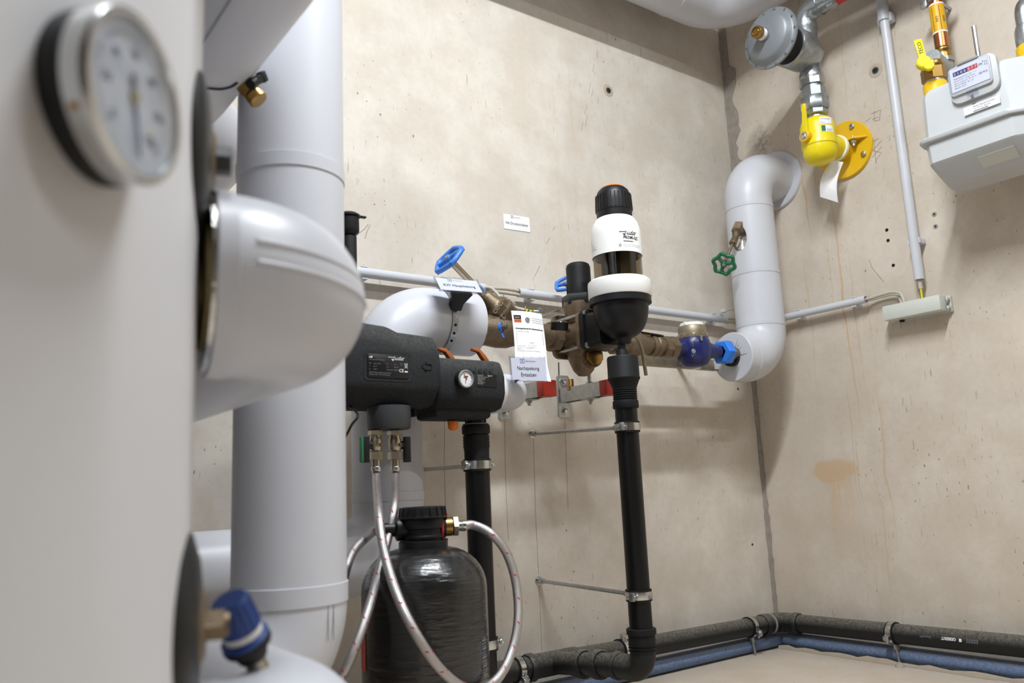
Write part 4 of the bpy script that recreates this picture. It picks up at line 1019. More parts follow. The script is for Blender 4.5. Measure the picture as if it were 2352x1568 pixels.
sh = part('foam_shell', S().loft(shell([(x0, hump, zbm, .010), (x0+.006, hump, zbm, .0), (fx(838), hump, zbm, 0), (fx(862), hump-.004, zbm, 0), (fx(905), ttop+.010, zbm, 0), (fx(930), ttop, zbm, 0), (x1-.010, ttop-.004, zbm+.003, 0), (x1-.003, ttop-.006, zbm+.005, .004), (x1, ttop-.009, zbm+.008, .010)])), 'foam', t, smooth=50)
lc = P(891, 841, y=FYU); Ml = FR(lc, -Y, X); mp = onplane(Ml, .0024)
Lw, Lh = fx(939)-fx(843), fz(890, 813)-fz(890, 867)
pl = part('name_plate', S().prism(rrect(Lw, Lh, .004), .0040, Ml, .0006), 'label_black', sh)
rim = part('plate_recess', S().prism(rrect(Lw+.012, Lh+.012, .007), .0016, Ml), 'foam', sh)
hw, hh = Lw/2, Lh/2
script_logo(mp, .034, (.0005, hh-.0115), 'ink_white', pl)
text('lettering', 'i-fill', .0048, mp, 'ink_white', pl, (-hw+.004, hh-.0085), 'LEFT', .0002)
text('lettering', 'Heizungswasser-Füllstation', .0030, mp, 'ink_grey', pl, (-hw+.004, hh-.0125), 'LEFT')
for k, (a, b, c, d) in enumerate((('PN', 'max 10 bar', 'Q', '0,5'), ('T', '30 °C', 'kvs', '300 l/h'), ('U', '230 V', 'Bestell-Nr.', '8060024'))):
    y_ = hh-.020-k*.0055
    for u, s_ in ((-hw+.004, a), (-hw+.013, b), (-.004, c), (.012, d)): text('lettering', s_, .0034, mp, 'ink_grey', pl, (u, y_), 'LEFT')
for k, s_ in enumerate(('JUDO Wasseraufbereitung GmbH', 'Postfach 380  71351 Winnenden')): text('lettering', s_, .0033, mp, 'ink_grey', pl, (-hw+.004, -hh+.0085-k*.004), 'LEFT')
text('lettering', 'CE', .0085, mp, 'ink_white', pl, (hw-.017, -hh+.0125), 'CENTER', .0001)
rects('print_square', [(hw-.010, -hh+.0125, hw-.003, -hh+.0150)], mp, 'ink_white', pl)
strokes('bin_symbol', [[(hw-.0095, hh-.0165), (hw-.0035, hh-.0165), (hw-.0045, hh-.024), (hw-.0085, hh-.024), (hw-.0095, hh-.0165)], [(hw-.010, hh-.0255), (hw-.003, hh-.0155)], [(hw-.003, hh-.0255), (hw-.010, hh-.0155)]], .0006, mp, 'ink_white', pl)
rects('print_frame', frame_lines(hw-.019, hh-.020, hw-.0145, hh-.0155, .0005), mp, 'ink_grey', pl)
ac = P(980, 842, y=FYU); Ma = FR(ac, -Y, X)
arrow = [(-.0115, 0), (-.001, .010), (-.001, .0055), (.0105, .0055), (.0105, -.0055), (-.001, -.0055), (-.001, -.010)]
s = S(); n = len(arrow)
s.tube([Ma @ V(x, y, .0006) for x, y in arrow], .0011, 8, closed=True); part('moulded_arrow', s, 'gasket', sh)
for px in (1146-1146+796, 1008):
    pass
part('foam_foot', S().box((.008, .03, .02), Matrix.Translation((fx(979), CYU, zbm-.004)), .002), 'foam', t)
# grey bottom cup with two small ball valves
ccx = P(893, 960, y=CYU-.015).x; CC = V(ccx, CYU-.015, 0); cz = lambda py: zat(CC.x, CC.y, py)
part('bottom_cup', S().lathe([(0, cz(934)), (.0425, cz(934)), (.0432, cz(950)), (.0425, cz(982)), (.041, cz(986)), (0, cz(986))], Matrix.Translation(CC), 48), 'charcoal', t)
# backflow preventer on the right
X0, X1 = fx(1008), fx(1162)
zT, zB = fz(1090, 838)+.016, fz(1090, 940)
t2 = thing('backflow_preventer', 'smaller charcoal foam-clad backflow preventer with dial gauge and orange levers', 'backflow preventer', V((X0+X1)/2, CYU, zB))
def shell2():
    r = []
    for x, ins in ((X0+.001, .004), (X0+.006, 0), (X1-.008, 0), (X1-.002, .003), (X1, .009)): r.append((x, zT, zB, ins))
    return shell(r)
sh2 = part('foam_shell', S().loft(shell2()), 'foam', t2, smooth=50)
part('foam_skirt', S().box((fx(1140)-fx(1012), .085, .035), Matrix.Translation(((fx(1140)+fx(1012))/2, CYU+.004, zB+.002)), .008), 'foam', t2)
gc2 = P(1066, 871, y=FYU-.012); M = FR(P(1063, 871, y=FYU-.004), V(.06, -1, -.03), Z)
g = part('gauge_case', S().lathe([(0, -.004), (.0185, -.004), (.0185, .009), (0, .009)], M, 40), 'gasket', t2)
part('gauge_bezel', S().lathe([(.0145, .007), (.0182, .007), (.0182, .0125), (.0168, .0135), (.0158, .0120), (.0145, .0115)], M, 40), 'plug_grey', g)
part('gauge_dial', S().cyl(.0162, .0085, .0105, M, 40), 'dial_white', g)
mpg = onplane(FR(M @ V(0, 0, .0105), M.to_3x3() @ V(0, 0, 1), X), .0003)
strokes('gauge_scale', [[(.0125*math.cos(a), .0125*math.sin(a)), (.0148*math.cos(a), .0148*math.sin(a))] for a in [math.radians(225-270*k/10) for k in range(11)]], .0006, mpg, 'ink', g)
strokes('gauge_red_sector', [[(-.004, .009), (-.001, .004)]], .003, mpg, 'ink_red', g)
strokes('gauge_green_sector', [[(-.0045, .003), (.0045, .005)]], .003, mpg, 'green_paint', g)
strokes('gauge_pointer', [[(.001, .006), (-.0015, -.010)]], .0011, mpg, 'ink', g)
strokes('gauge_hub', [[(.0008, -.0012), (.0008, .0022)]], .0042, mpg, 'red', g)
lc2 = P(1118, 874, y=FYU); mp2 = onplane(FR(lc2, -Y, X), .0012); W2, H2 = fx(1141)-fx(1096), fz(1118, 860)-fz(1118, 889)
pl2 = part('name_plate', S().prism(rrect(W2, H2, .001), .002, FR(lc2, -Y, X)), 'label_black', sh2)
script_logo(mp2, .0125, (.001, H2/2-.0035-.001), 'ink_white', pl2)
text('lettering', 'HEIFI-FÜL PLUS', .0022, mp2, 'ink_white', pl2, (-W2/2+.001, H2/2-.0035), 'LEFT')
for k in range(6): text('lettering', ('Heizungs-Füllstation mit Systemtrenner', 'Typ BA nach DIN EN 1717', 'Ausgangsdruck 1,5 - 4 bar', 'max. 10 bar, 65 °C', 'Postfach 380 Winnenden', 'Best.-Nr. 8060006')[k], .0018, mp2, 'ink_white', pl2, (-W2/2+.001, H2/2-.0065-k*.0029), 'LEFT')
for k in range(5):
    o = P(1078+k*12.3, 851, y=FYU-.0005); s = S().tube([o+V(.004*math.cos(a*PI/4), .000, .004*math.sin(a*PI/4)+.0) for a in range(8)], .0008, 6, closed=True)
    part('moulded_arrow', s, 'foam', sh2)
# orange butterfly levers of the two shut-offs
for px, py, ln in ((1028, 820, .02), (1104, 820, .026)):
    b = P(px+6, py+4, y=CYU); M = FR(b, Z, V(1, -.2, 0))
    lv = part('lever', S().prism([(-.032, .0195), (-.014, .0195), (.004, .004), (.012, -.004), (.012, -.009), (.0, -.009), (-.014, .0125), (-.032, .0135)], .011, FR(b+V(0, 0, .002), V(.1, -1, 0), X), .0015), 'orange_lever', t2)
part('orange_relief_cap', S().lathe([(0, fz(1040, 958)), (.0105, fz(1040, 958)), (.011, fz(1040, 962)), (.0105, fz(1040, 976)), (.006, fz(1040, 982)), (0, fz(1040, 982))], Matrix.Translation((P(1040, 970, y=CYU).x, CYU, 0)), 28), 'orange', t2)
part('relief_neck', S().cyl(.0112, fz(1040, 960)-.001, zB+.004, Matrix.Translation((P(1040, 955, y=CYU).x, CYU, 0)), 28), 'gasket', t2)
# white outlet pipe with elbow back to the wall
wz = (zT+zB)/2-.005
path = fillet([(X1-.012, CYU, wz), (fx(1228), CYU, wz), (fx(1228), -.09, wz)], .05, 12)
t3 = insulated('insulated_feed_pipe', 'short white insulated pipe behind the Nachspeisung sign', path, .038, base=(X1, CYU, wz-.036))
part('end_ring', S().ring(.030, .0395, -.002, .020, FR((X1-.001, CYU, wz), X), 36), 'white_plastic', t3)
# ball valves and braided hoses under the cup
def small_valve(px, m, side, label):
    c = V(P(px, 1020, y=CC.y).x, CC.y, 0); z = lambda py: zat(c.x, c.y, py)
    t = thing('hose_ball_valve', label, 'valve', V(c.x, c.y, z(1080)), 'ball valves under the filling unit'); M = Matrix.Translation(c)
    part('union', S().hexn(.0145, z(1000), z(988), M, .1), 'nickel', t)
    part('body', S().lathe([(0, z(998)), (.0105, z(998)), (.0105, z(1005)), (.0125, z(1010)), (.0125, z(1030)), (.0105, z(1035)), (0, z(1036))], M, 24), 'nickel', t)
    part('hex_nut', S().hexn(.0145, z(1056), z(1037), M, .1), 'nickel', t)
    part('body_screw', S().cyl(.0042, .010, .0145, FR(c+V(0, 0, z(1022)), V(.45, -1, 0)), 12), 'bronze', t)
    part('tail', S().lathe([(0, z(1074)), (.0082, z(1074)), (.0082, z(1055)), (0, z(1055))], M, 20), 'nickel', t)
    fer = part('ferrule', S().lathe([(0, z(1082)), (.0092, z(1082)), (.0098, z(1080)), (.0098, z(1073)), (.0090, z(1071)), (0, z(1071))], M, 24), 'steel', t)
    hz0, hz1 = z(1062), z(1003)
    lx = c.x+side*.024; lv = part('lever', S().box((.014, .009, hz1-hz0), Matrix.Translation((lx, c.y-.004, (hz0+hz1)/2)), .001), 'black_plastic', t)
    part('lever_pivot', S().rod(V(c.x, c.y, z(1022)), V(lx, c.y, z(1022)), .008, 18), 'black_plastic', t)
    if m: part('lever_insert', S().box((.005, .010, (hz1-hz0)*.98), Matrix.Translation((lx-.008, c.y-.004, (hz0+hz1)/2)), .001), 'green_paint', lv)
    return V(c.x, c.y, z(1080))
h1 = small_valve(863, True, -1, 'nickel ball valve with green edged lever, left one under the filling unit')
h2 = small_valve(907, False, 1, 'nickel ball valve with plain black lever, right one under the filling unit')
def hose(name, label, pts, r=.0078, n=9, grp='braided hoses'):
    path = spline(pts, n); s = S().tube(path, r, 20)
    o = solo(name, s, 'braid', label, 'hose', grp, smooth=60)
    me = o.data; uv = me.uv_layers.new(name='UVMap'); seg = 20; Ls = [0]
    for a, b in zip(path, path[1:]): Ls.append(Ls[-1]+(b-a).length)
    for p in me.polygons:
        vs = [me.loops[l].vertex_index for l in p.loop_indices]
        ks = [v % seg for v in vs]; wrap = max(ks)-min(ks) > 1 and len(ks) == 4
        for l, v in zip(p.loop_indices, vs):
            k = v % seg; u = (k+seg if wrap and k == 0 else k)/seg; uv.data[l].uv = (u, Ls[v//seg])
    return o
# ================================================================== demineralising cartridge
TKX, TKY = P(976, 1400, d=1.42).x, P(976, 1400, d=1.42).y
tz = lambda py: zat(TKX, TKY, py); Mt = Matrix.Translation((TKX, TKY, 0)); TKR = .1075
hd1 = []
t = thing('demineralisation_tank', 'glossy black film-wrapped cartridge tank with ribbed screw cap', 'tank', V(TKX, TKY, 0))
prof = [(0, .0), (TKR*.93, .0), (TKR*.97, .01), (TKR*.97, .03), (TKR, .035), (TKR, tz(1352))]
zt_, zn = tz(1352), tz(1256)
for k in range(1, 9):
    a = PI/2*k/9; prof.append((.034+(TKR-.034)*math.cos(a), zt_+(zn-zt_)*math.sin(a)))
prof += [(.034, zn), (0, zn)]
body = part('body', S().lathe(prof, Mt, 72), 'tank_black', t)
part('neck_ring', S().lathe([(.02, tz(1262)), (.040, tz(1262)), (.0425, tz(1258)), (.0425, tz(1242)), (.040, tz(1240)), (.02, tz(1240))], Mt, 48), 'black_plastic', t)
head = part('head', S().lathe([(0, tz(1240)), (.033, tz(1240)), (.033, tz(1236)), (.038, tz(1234)), (.038, tz(1230)), (.036, tz(1228)), (.036, tz(1214)), (.039, tz(1212)), (.039, tz(1200)), (.036, tz(1186)), (0, tz(1186))], Mt, 48), 'black_plastic', t)
cp = part('screw_cap', S().lathe([(0, tz(1162)), (.034, tz(1163)), (.0385, tz(1166)), (.0405, tz(1184)), (.0425, tz(1185)), (.043, tz(1189)), (.040, tz(1191)), (0, tz(1191))], Mt, 56), 'black_plastic', t)
s = S()
for k in range(18):
    a = 2*PI*k/18; s.box((.005, .0028, tz(1164)-tz(1185)), Mt @ Matrix.Rotation(a, 4, 'Z') @ Matrix.Translation((.0393, 0, (tz(1164)+tz(1185))/2)) @ Matrix.Rotation(-.12, 4, 'Y'), .0006)
part('cap_ribs', s, 'black_plastic', cp)
od = V(.93, -.35, 0).normalized(); oz = tz(1212); oc = V(TKX, TKY, oz)
Mo = FR(oc, od, Z) @ Matrix.Scale(.74, 4, Z)
part('outlet_boss', S().lathe([(0, .02), (.022, .02), (.022, .040), (.019, .046), (.019, .052), (0, .052)], Mo, 32), 'black_plastic', t)
part('red_clip', S().lathe([(.0195, .040), (.0245, .040), (.0245, .044), (.0195, .044)], Mo, 32), 'red', t)
for dz_ in (-.022, .022): part('red_tab', S().box((.005, .012, .026), Mo @ Matrix.Translation((dz_, 0, .045)), .001), 'red', t)
bf = part('brass_adapter', S().lathe([(0, .048), (.0165, .048), (.0165, .068), (.0145, .070), (0, .070)], Mo, 28), 'brass', t)
part('hex_nut', S().hexn(.0185, .070, .083, Mo, .1), 'nickel', t)
part('hose_tail', S().lathe([(0, .082), (.009, .082), (.009, .092), (.0095, .093), (.0095, .102), (0, .102)], Mo, 24), 'steel', t)
Mo2 = FR(oc, -od, Z); part('inlet_boss', S().lathe([(0, .02), (.020, .02), (.020, .046), (.012, .05), (.012, .075), (0, .075)], Mo2, 32), 'black_plastic', t)
# labels on the tank
tang = math.atan2(CAM.y-TKY, CAM.x-TKX)
mpt = oncyl(Mt, TKR, tang-1.30, (tz(1400)+tz(1520))/2, .0008)
zl_ = (tz(1400)-tz(1520))/2
lab = rects('orange_label', [(-.03, -zl_, .018, zl_)], mpt, 'ink_red', body, 8)
mpt2 = oncyl(Mt, TKR, tang+1.08, (tz(1450)+tz(1545))/2, .0008); zl2 = (tz(1450)-tz(1545))/2
bars = [(-.006, -zl2+k*.0045, .010, -zl2+k*.0045+(.0012 if k % 3 else .0026)) for k in range(int(zl2*2/.0045))]
rects('barcode_label', bars, mpt2, 'ink_grey', body, 3)
out0 = Mo @ V(0, 0, .100)
D = lambda px, py, d: P(px, py, d=d)
hose('braided_hose', 'steel braided hose looping in front of the black tank to its brass outlet', [h1+V(0, 0, .012), h1+V(0, 0, -.01), D(870, 1180, 1.40), D(882, 1265, 1.345), D(912, 1365, 1.285), D(957, 1458, 1.26), D(1015, 1540, 1.27), D(1075, 1582, 1.30), D(1130, 1570, 1.35),
     D(1168, 1515, 1.39), D(1189, 1430, 1.42), D(1185, 1340, 1.445), D(1162, 1268, 1.455), D(1126, 1224, 1.455), out0+od*.016, out0, out0-od*.008])
hose('braided_hose', 'steel braided hose running down left past the black tank', [h2+V(0, 0, .012), h2+V(0, 0, -.01), D(906, 1160, 1.46), D(893, 1225, 1.425), D(874, 1300, 1.38), D(848, 1395, 1.315), D(818, 1480, 1.28), D(788, 1545, 1.265), D(745, 1610, 1.26)])
in0 = Mo2 @ V(0, 0, .072)
hose('braided_hose', 'shaded braided hose curving from the far left side of the black tank head', [in0+od*.01, in0-od*.01, D(845, 1232, 1.50), D(815, 1262, 1.48), D(795, 1310, 1.45), D(780, 1400, 1.45)])
s = S().tube(spline([V(fx(826), CYU, zbm+.01), D(822, 952, 1.53), D(808, 975, 1.52), D(796, 998, 1.52), D(770, 1040, 1.5)], 6), .0024, 8)
solo('power_cable', s, 'cable_black', 'thin black cable dropping from the filling unit behind the riser', 'cable')
# black air vent behind the riser
av = P(808, 525, y=CYU); t = thing('air_vent', 'black air vent with flip lid peeking out beside the riser', 'vent', V(av.x, av.y, hump-.01))
vz = lambda py: zat(av.x, av.y, py); Mv_ = Matrix.Translation((av.x, av.y, 0)); avc = V(av.x-.006, av.y, 0); Mv_ = Matrix.Translation(avc)
part('stem', S().lathe([(0, hump-.012), (.015, hump-.012), (.015, vz(545)), (0, vz(545))], Mv_, 24), 'gasket', t)
part('housing', S().lathe([(0, vz(546)), (.012, vz(544)), (.0195, vz(536)), (.0205, vz(530)), (.020, vz(502)), (0, vz(502))], Mv_, 36), 'black_plastic', t)
part('lid', S().lathe([(0, vz(489)), (.016, vz(491)), (.0225, vz(496)), (.0225, vz(500)), (0, vz(501))], Mv_ @ Matrix.Translation((0, 0, 0)), 36), 'black_plastic', t)
part('lid_tab', S().box((.014, .008, .004), Matrix.Translation((avc.x+.027, av.y-.006, vz(499)+.002)), .001), 'black_plastic', t)

# ================================================================== signs and paper
def house_mark(mp, at, k, parent):
    ax, ay = at; q = lambda pts: [(ax+x*k, ay+y*k) for x, y in pts]
    strokes('logo', [q([(0, 0), (0, 2.4), (1.0, 2.4), (1.0, 1.5), (1.6, 1.5), (1.6, 2.4), (2.6, 2.4), (2.6, 0), (1.6, 0), (1.6, .9), (1.0, .9), (1.0, 0), (0, 0)])], .22*k, mp, 'ink_violet', parent)
    text('lettering', 'HEIZUNGSBAU', 1.05*k, mp, 'ink_violet', parent, (ax+3.1*k, ay+.7*k), 'LEFT')
def sign(name, label, c, n, xd, w_, h_, lines, sz, holder=True, grp=None, weight=.00004, fits=(.86,)):
    M = FR(c, n, xd); t = thing(name, label, 'sign', c, grp)
    cd_ = part('card', S().box((w_, h_, .0008), M), 'paper', t)
    mp = onplane(M, .0008)
    house_mark(mp, (-w_*.22, h_*.27), h_*.075, cd_)
    for k, ln in enumerate(lines): text('lettering', ln, sz, mp, 'ink', cd_, (0, (-h_*.05 if len(lines) > 1 else -h_*.16)-k*sz*1.25), bold=weight, fit=w_*fits[k])
    if holder:
        part('clear_front', S().box((w_+.006, h_+.006, .0012), M @ Matrix.Translation((0, 0, .0026)), .0004), 'acrylic', t)
        part('clear_back', S().box((w_+.006, h_+.006, .0012), M @ Matrix.Translation((0, 0, -.0016)), .0004), 'acrylic', t)
        for sx in (-1, 1): part('clear_edge', S().box((.002, h_+.008, .006), M @ Matrix.Translation((sx*(w_/2+.003), 0, .0005)), .0005), 'acrylic', t)
        part('clear_lip', S().box((w_+.008, .002, .006), M @ Matrix.Translation((0, -h_/2-.003, .0005)), .0005), 'acrylic', t)
    return t, M
c = P(1187, 512, y=-.001)
sign('wall_label', 'white paper label HA Druckminderer stuck on the bare back wall', c, -Y, V(1, 0, .03), xat(0, c.z, 1217)-xat(0, c.z, 1157), .044, ['HA Druckminderer'], .0115, False)
c = P(1212, 846, d=1.66)
def quad(c, d, tl, tr, bl):
    a, b, e = P(*tl, d=d), P(*tr, d=d), P(*bl, d=d); return (b-a).length, (a-e).length, (b-a).normalized()
w_, h_, xd = quad(c, 1.66, (1176, 821), (1252, 824), (1178, 872))
c = P(1213, 847, y=FYU-.004)
xd = V(1, -.10, -.02).normalized()
t, M = sign('pipe_sign', 'clear holder sign reading Nachspeisung Entsalzen in front of the paper form', c, V(-.22, -1, .10), V(1, -.2, 0), .078, .048, ['Nachspeisung', 'Entsalzen'], .0115, fits=(.66, .46))
part('mount_clip', S().box((.016, .012, .008), M @ Matrix.Translation((-.012, -.012, -.008)), .001), 'black_plastic', t)
part('mount_arm', S().rod(M @ V(-.012, -.012, -.004), V((M @ V(-.012, 0, 0)).x, CYU-.028, wz+.016), .003, 10), 'black_plastic', t)
# sign on the strap around the main elbow
kx = xat(KY-.07, KZ, 1043); ktop = V(kx, KY, KZ)
c = P(1054, 655, y=KY-.105)
t, M = sign('pipe_sign', 'tilted clear sign reading KW Hauptleitung on the white insulated elbow', c, V(-.12, -.74, .66), V(1, -.16, .0), .100, .046, ['KW Hauptleitung'], .0135, fits=(.76,))
bkt = part('black_mount', S().loft([[M @ V(x*a, y*b-.016, z) for x, y in ((-1, -1), (1, -1), (1, 1), (-1, 1))] for z, a, b in ((-.004, .026, .012), (-.012, .022, .012), (-.030, .012, .012), (-.05, .012, .011))]), 'black_plastic', t)
s = S(); n_ = 40; rs = .0772; wd = .0155; sp = []
for k in range(n_+1):
    a = math.radians(70+(330-70)*k/n_) ; sp.append((math.cos(a), math.sin(a)))
kxs = kx
vs, fs = [], []
for k, (cy, cz_) in enumerate(sp):
    # start near top front, travel over the camera side to below
    an = math.radians(105 + 160*k/n_); d = V(0, math.cos(an), math.sin(an)); wob = .001*math.sin(k*1.9)
    for dx in (-wd/2, wd/2):
        for rr in (rs+wob*.4, rs+.0012+wob*.4): vs.append(V(kxs+dx, KY, KZ)+d*rr)
for k in range(n_):
    b = k*4
    for i, j in ((0, 1), (1, 3), (3, 2), (2, 0)): fs.append((b+i, b+j, b+4+j, b+4+i))
stp = solo('perforated_strap', S().add(vs, fs), 'galv_cast', 'perforated metal strap bound around the white insulated main elbow', 'strap')
W = WM[stp]
for k in range(1, 9):
    an = math.radians(112+14*k); d = V(0, math.cos(an), math.sin(an))
    part('strap_hole', S().cyl(.0032, 0, .0019, FR(V(kxs, KY, KZ)+d*rs, d), 12), 'hole_dark' if k < 3 or k > 5 else 'pvc_grey', stp)
# hanging service form
d_ = [(1175, 713), (1247, 722)]
tl, tr = P(1174, 713, y=-.285), P(1244, 721, y=-.285)
bl, brr = P(1191, 875, y=-.335), P(1266, 876, y=-.335)
cu = [(0, 0), (.2, .004), (.4, .010), (.6, .010), (.8, .004), (1, 0)]
nv, nu = 14, 6
def form(u, v, e=0):       # u 0..1 right, v 0..1 down
    a = tl.lerp(tr, u); b = bl.lerp(brr, u); p = a.lerp(b, v)
    return p + V(-.25, -1, .1).normalized()*(-.012*math.sin(PI*v)+.006*math.sin(PI*u)+e) + V(1, 0, 0)*(.006*math.sin(PI*min(1, v*1.3)))
s = S()
for i in range(nv+1):
    for j in range(nu+1): s.v.append(form(j/nu, i/nv))
for i in range(nv):
    for j in range(nu): k = i*(nu+1)+j; s.f.append((k, k+1, k+nu+2, k+nu+1))
k0 = len(s.v); s.v += [form(j/nu, i/nv, -.0006) for i in range(nv+1) for j in range(nu+1)]
s.f += [tuple(reversed([a+k0 for a in f])) for f in s.f[:nv*nu]]
t = thing('service_form', 'long white paper maintenance form hanging beside the bronze reducer', 'paper', bl)
sheet = part('sheet', s, 'paper', t, smooth=80)
W_, H_ = .080, .175
mpf = lambda u, v: form(.5+u/W_, .5-v/H_, .0006)
rects('label_block', [(-.036, .068, -.019, .077)], mpf, 'label_black', sheet); rects('label_block', [(-.036, .060, -.019, .068)], mpf, 'ink_orange', sheet)
script_logo(mpf, .013, (-.035, .0705), 'ink_white', sheet); text('lettering', 'Service', .0045, mpf, 'ink', sheet, (-.0275, .0625))
part('grommet', S().cyl(.006, 0, .001, FR(mpf(-.004, .067), V(-.25, -1, .1)), 20), 'galv_cast', t)
for k in range(3): text('lettering', 'Wasseraufbereitung GmbH', .0032, mpf, 'ink_grey', sheet, (.008, .071-k*.005), 'LEFT')
text('lettering', 'Wartungsnachweis für Systemtrenner BA', .0042, mpf, 'ink', sheet, (0, .044), bold=.0002)
text('lettering', 'für Einbauort / Anlage', .0035, mpf, 'ink_grey', sheet, (-.034, .037), 'LEFT')
rects('print_frame', frame_lines(-.034, .008, .034, .034, .0005)+frame_lines(-.008, .0, .012, .005, .0004), mpf, 'ink_grey', sheet)
for k, (s_, u) in enumerate((('Stempel', -.004), ('Seriennummer', -.034), ('Einbau und 1. Inbetriebnahme', -.034), ('Datum', -.034), ('Durchgeführte Inspektion und Wartung', -.034))):
    text('lettering', s_, .0034, mpf, 'ink', sheet, (u, (.0095, .001, -.004, -.0075, -.0115)[k]), 'LEFT')
tb = [(-.034, -.017-k*.0052, .036, -.0167-k*.0052) for k in range(13)]+[(x, -.082, x+.0004, -.0167) for x in (-.022, -.003, .020)]
rects('table_lines', tb, mpf, 'ink_grey', sheet)
s = S().tube([mpf(-.002, .068), mpf(.001, .09)+V(0, .01, .012)], .0007, 6); part('hanging_wire', s, 'galvanised', t)

# ================================================================== cables and conduits
CYC, CRA = -.030, .0125
czA = P(1250, 677, y=CYC).z
ca = lambda px: V(xat(CYC, P(px, 734-(1665-px)*.1302, y=CYC).z, px), CYC, P(px, 734-(1665-px)*.1302, y=CYC).z)
def conduit(label, a, b, r, clips, axis, normal, grp='grey conduits'):
    a, b = Vector(a), Vector(b); d = (b-a).normalized(); t = thing('conduit', label, 'conduit', a, grp)
    part('tube', S().lathe([(r-.0018, 0), (r, .0), (r, (b-a).length), (r-.0018, (b-a).length), (r-.0018, 0)], FR(a, d), 28), 'conduit', t)
    for f_ in clips:
        c = a.lerp(b, f_); n = Vector(normal)
        part('clip', S().box((.016, 2*r+.010, .024), FR(c-n*.022, n, d), .002), 'conduit', t)
        sd = n.cross(d)
        for sg in (1, -1): part('clip_arm', S().box((.016, .004, .018), FR(c+sd*sg*(r+.0022)-n*.004, n, d), .001), 'conduit', t)
    return t
cA0, cA1, cA2, cA3 = ca(300), ca(1112), ca(1190), ca(1666)
conduit('grey plastic conduit on the back wall ending behind the KW sign', cA0, cA1, CRA, (.25, .6, .86), X, -Y)
conduit('grey plastic conduit on the back wall between the reducer and the corner riser', cA2, cA3, CRA, (.055, .93), X, -Y)
cB0, cB1 = P(1780, 734.2, x=-.03), P(1989, 687, x=-.03)
conduit('short grey conduit on the right wall, between corner riser and junction box', cB0, cB1, CRA*.92, (.28, .88), Y, -X)
cv1 = P(2112, 642, x=-.03); cv0 = P(2027, 20, x=-.03)
t = conduit('long vertical grey conduit on the right wall left of the gas meter', V(-.03, cv1.y, cv1.z), V(-.03, cv1.y, 2.2), .0135, (.10,), Z, -X)
br_ = V(-.03, cv1.y, zat(-.03, cv1.y, 43))
part('pipe_hanger', S().box((.028, .046, .030), Matrix.Translation(br_+V(.012, 0, 0)), .004), 'conduit', t)
part('pipe_hanger_cap', S().lathe([(0, -.022), (.0175, -.022), (.0175, .022), (0, .022)], Matrix.Translation(br_+V(-.001, 0, .014)), 28), 'conduit', t)
part('hanger_screw', S().cyl(.006, 0, .03, FR(br_+V(-.002, .018, -.006), V(0, -1, 0)), 16), 'conduit', t)
def cable(label, pts, r=.0048, m='cable', grp='grey cables', name='cable', n=8):
    return solo(name, S().tube(spline(pts, n), r, 12), m, label, 'cable', grp)
cable('upper grey cable bridging the gap between the two back wall conduits', [cA1+V(-.02, 0, .003), ca(1130)+V(0, -.002, .003), ca(1160)+V(0, -.004, .005), cA2+V(.02, 0, .005)])
cable('lower grey cable bridging the gap between the two back wall conduits', [cA1+V(-.02, 0, -.005), ca(1135)+V(0, -.004, -.006), ca(1165)+V(0, -.003, -.006), cA2+V(.02, 0, -.006)])
e0 = P(1205, 712, y=-.10); e1 = P(1222, 716, y=-.12)
cable('grey cable drooping from the conduit gap to the earth clamp', [cA1+V(-.02, -.002, -.001), P(1125, 661, y=-.045), P(1140, 673, y=-.06), P(1162, 697, y=-.08), P(1185, 707, y=-.09), e0])
t = thing('earth_wire_end', 'green and yellow earth wire end screwed to a clamp above the paper form', 'wire', e0)
g_ = e0.lerp(e1, .0)
for k in range(4): part('green_wire' if k % 2 == 0 else 'yellow_wire', S().rod(e0.lerp(e1, k*.25), e0.lerp(e1, (k+1)*.25), .0045, 10), 'green_paint' if k % 2 == 0 else 'yellow_paint', t)
part('cable_lug', S().box((.026, .010, .008), FR(e1+V(.016, -.004, 0), Z, V(1, -.4, 0)), .001), 'galvanised', t)
part('lug_screw', S().hexn(.006, 0, .007, FR(e1+V(.020, -.008, .004), Z)), 'galvanised', t)
part('pipe_strap', S().box((.014, .08, .002), FR(V(e1.x+.02, (e1.y+MY)/2-.01, e1.z-.012), Z, X), .0005), 'galvanised', t)
cable('upper grey cable running behind the corner riser', [cA3+V(-.02, 0, .005), ca(1700)+V(0, 0, .006), V(-.03, -.032, cB0.z+.006), V(-.03, -.20, cB0.z+.004), cB0+V(0, -.04, 0)])
cable('lower grey cable running behind the corner riser', [cA3+V(-.02, 0, -.005), ca(1700)+V(0, 0, -.006), V(-.032, -.034, cB0.z-.006), V(-.032, -.20, cB0.z-.004), cB0+V(0, -.04, -.004)])
w1 = P(1662, 714, y=-.02); t = thing('cable_stub', 'small grey cable plug on the back wall just left of the corner riser', 'cable', w1)
part('plug', S().box((.014, .02, .012), Matrix.Translation(w1), .002), 'conduit', t); part('wire', S().tube(spline([w1, P(1678, 711, y=-.03), P(1695, 707, y=-.04)], 5), .003, 10), 'cable', t)
jb0 = P(2075, 692, x=-.035)
cable('grey cable looping from the short conduit into the junction box', [cB1+V(0, .03, 0), cB1+V(0, -.01, 0), P(2020, 678, x=-.03), P(2050, 671, x=-.03), P(2068, 674, x=-.032), P(2076, 690, x=-.035), P(2078, 704, x=-.035)], .0046)
cable('second grey cable tucked under the loop at the junction box', [cB1+V(0, .02, -.003), P(2005, 687, x=-.014), P(2045, 677, x=-.012), P(2062, 678, x=-.014), P(2070, 694, x=-.03), P(2071, 706, x=-.03)], .0035)
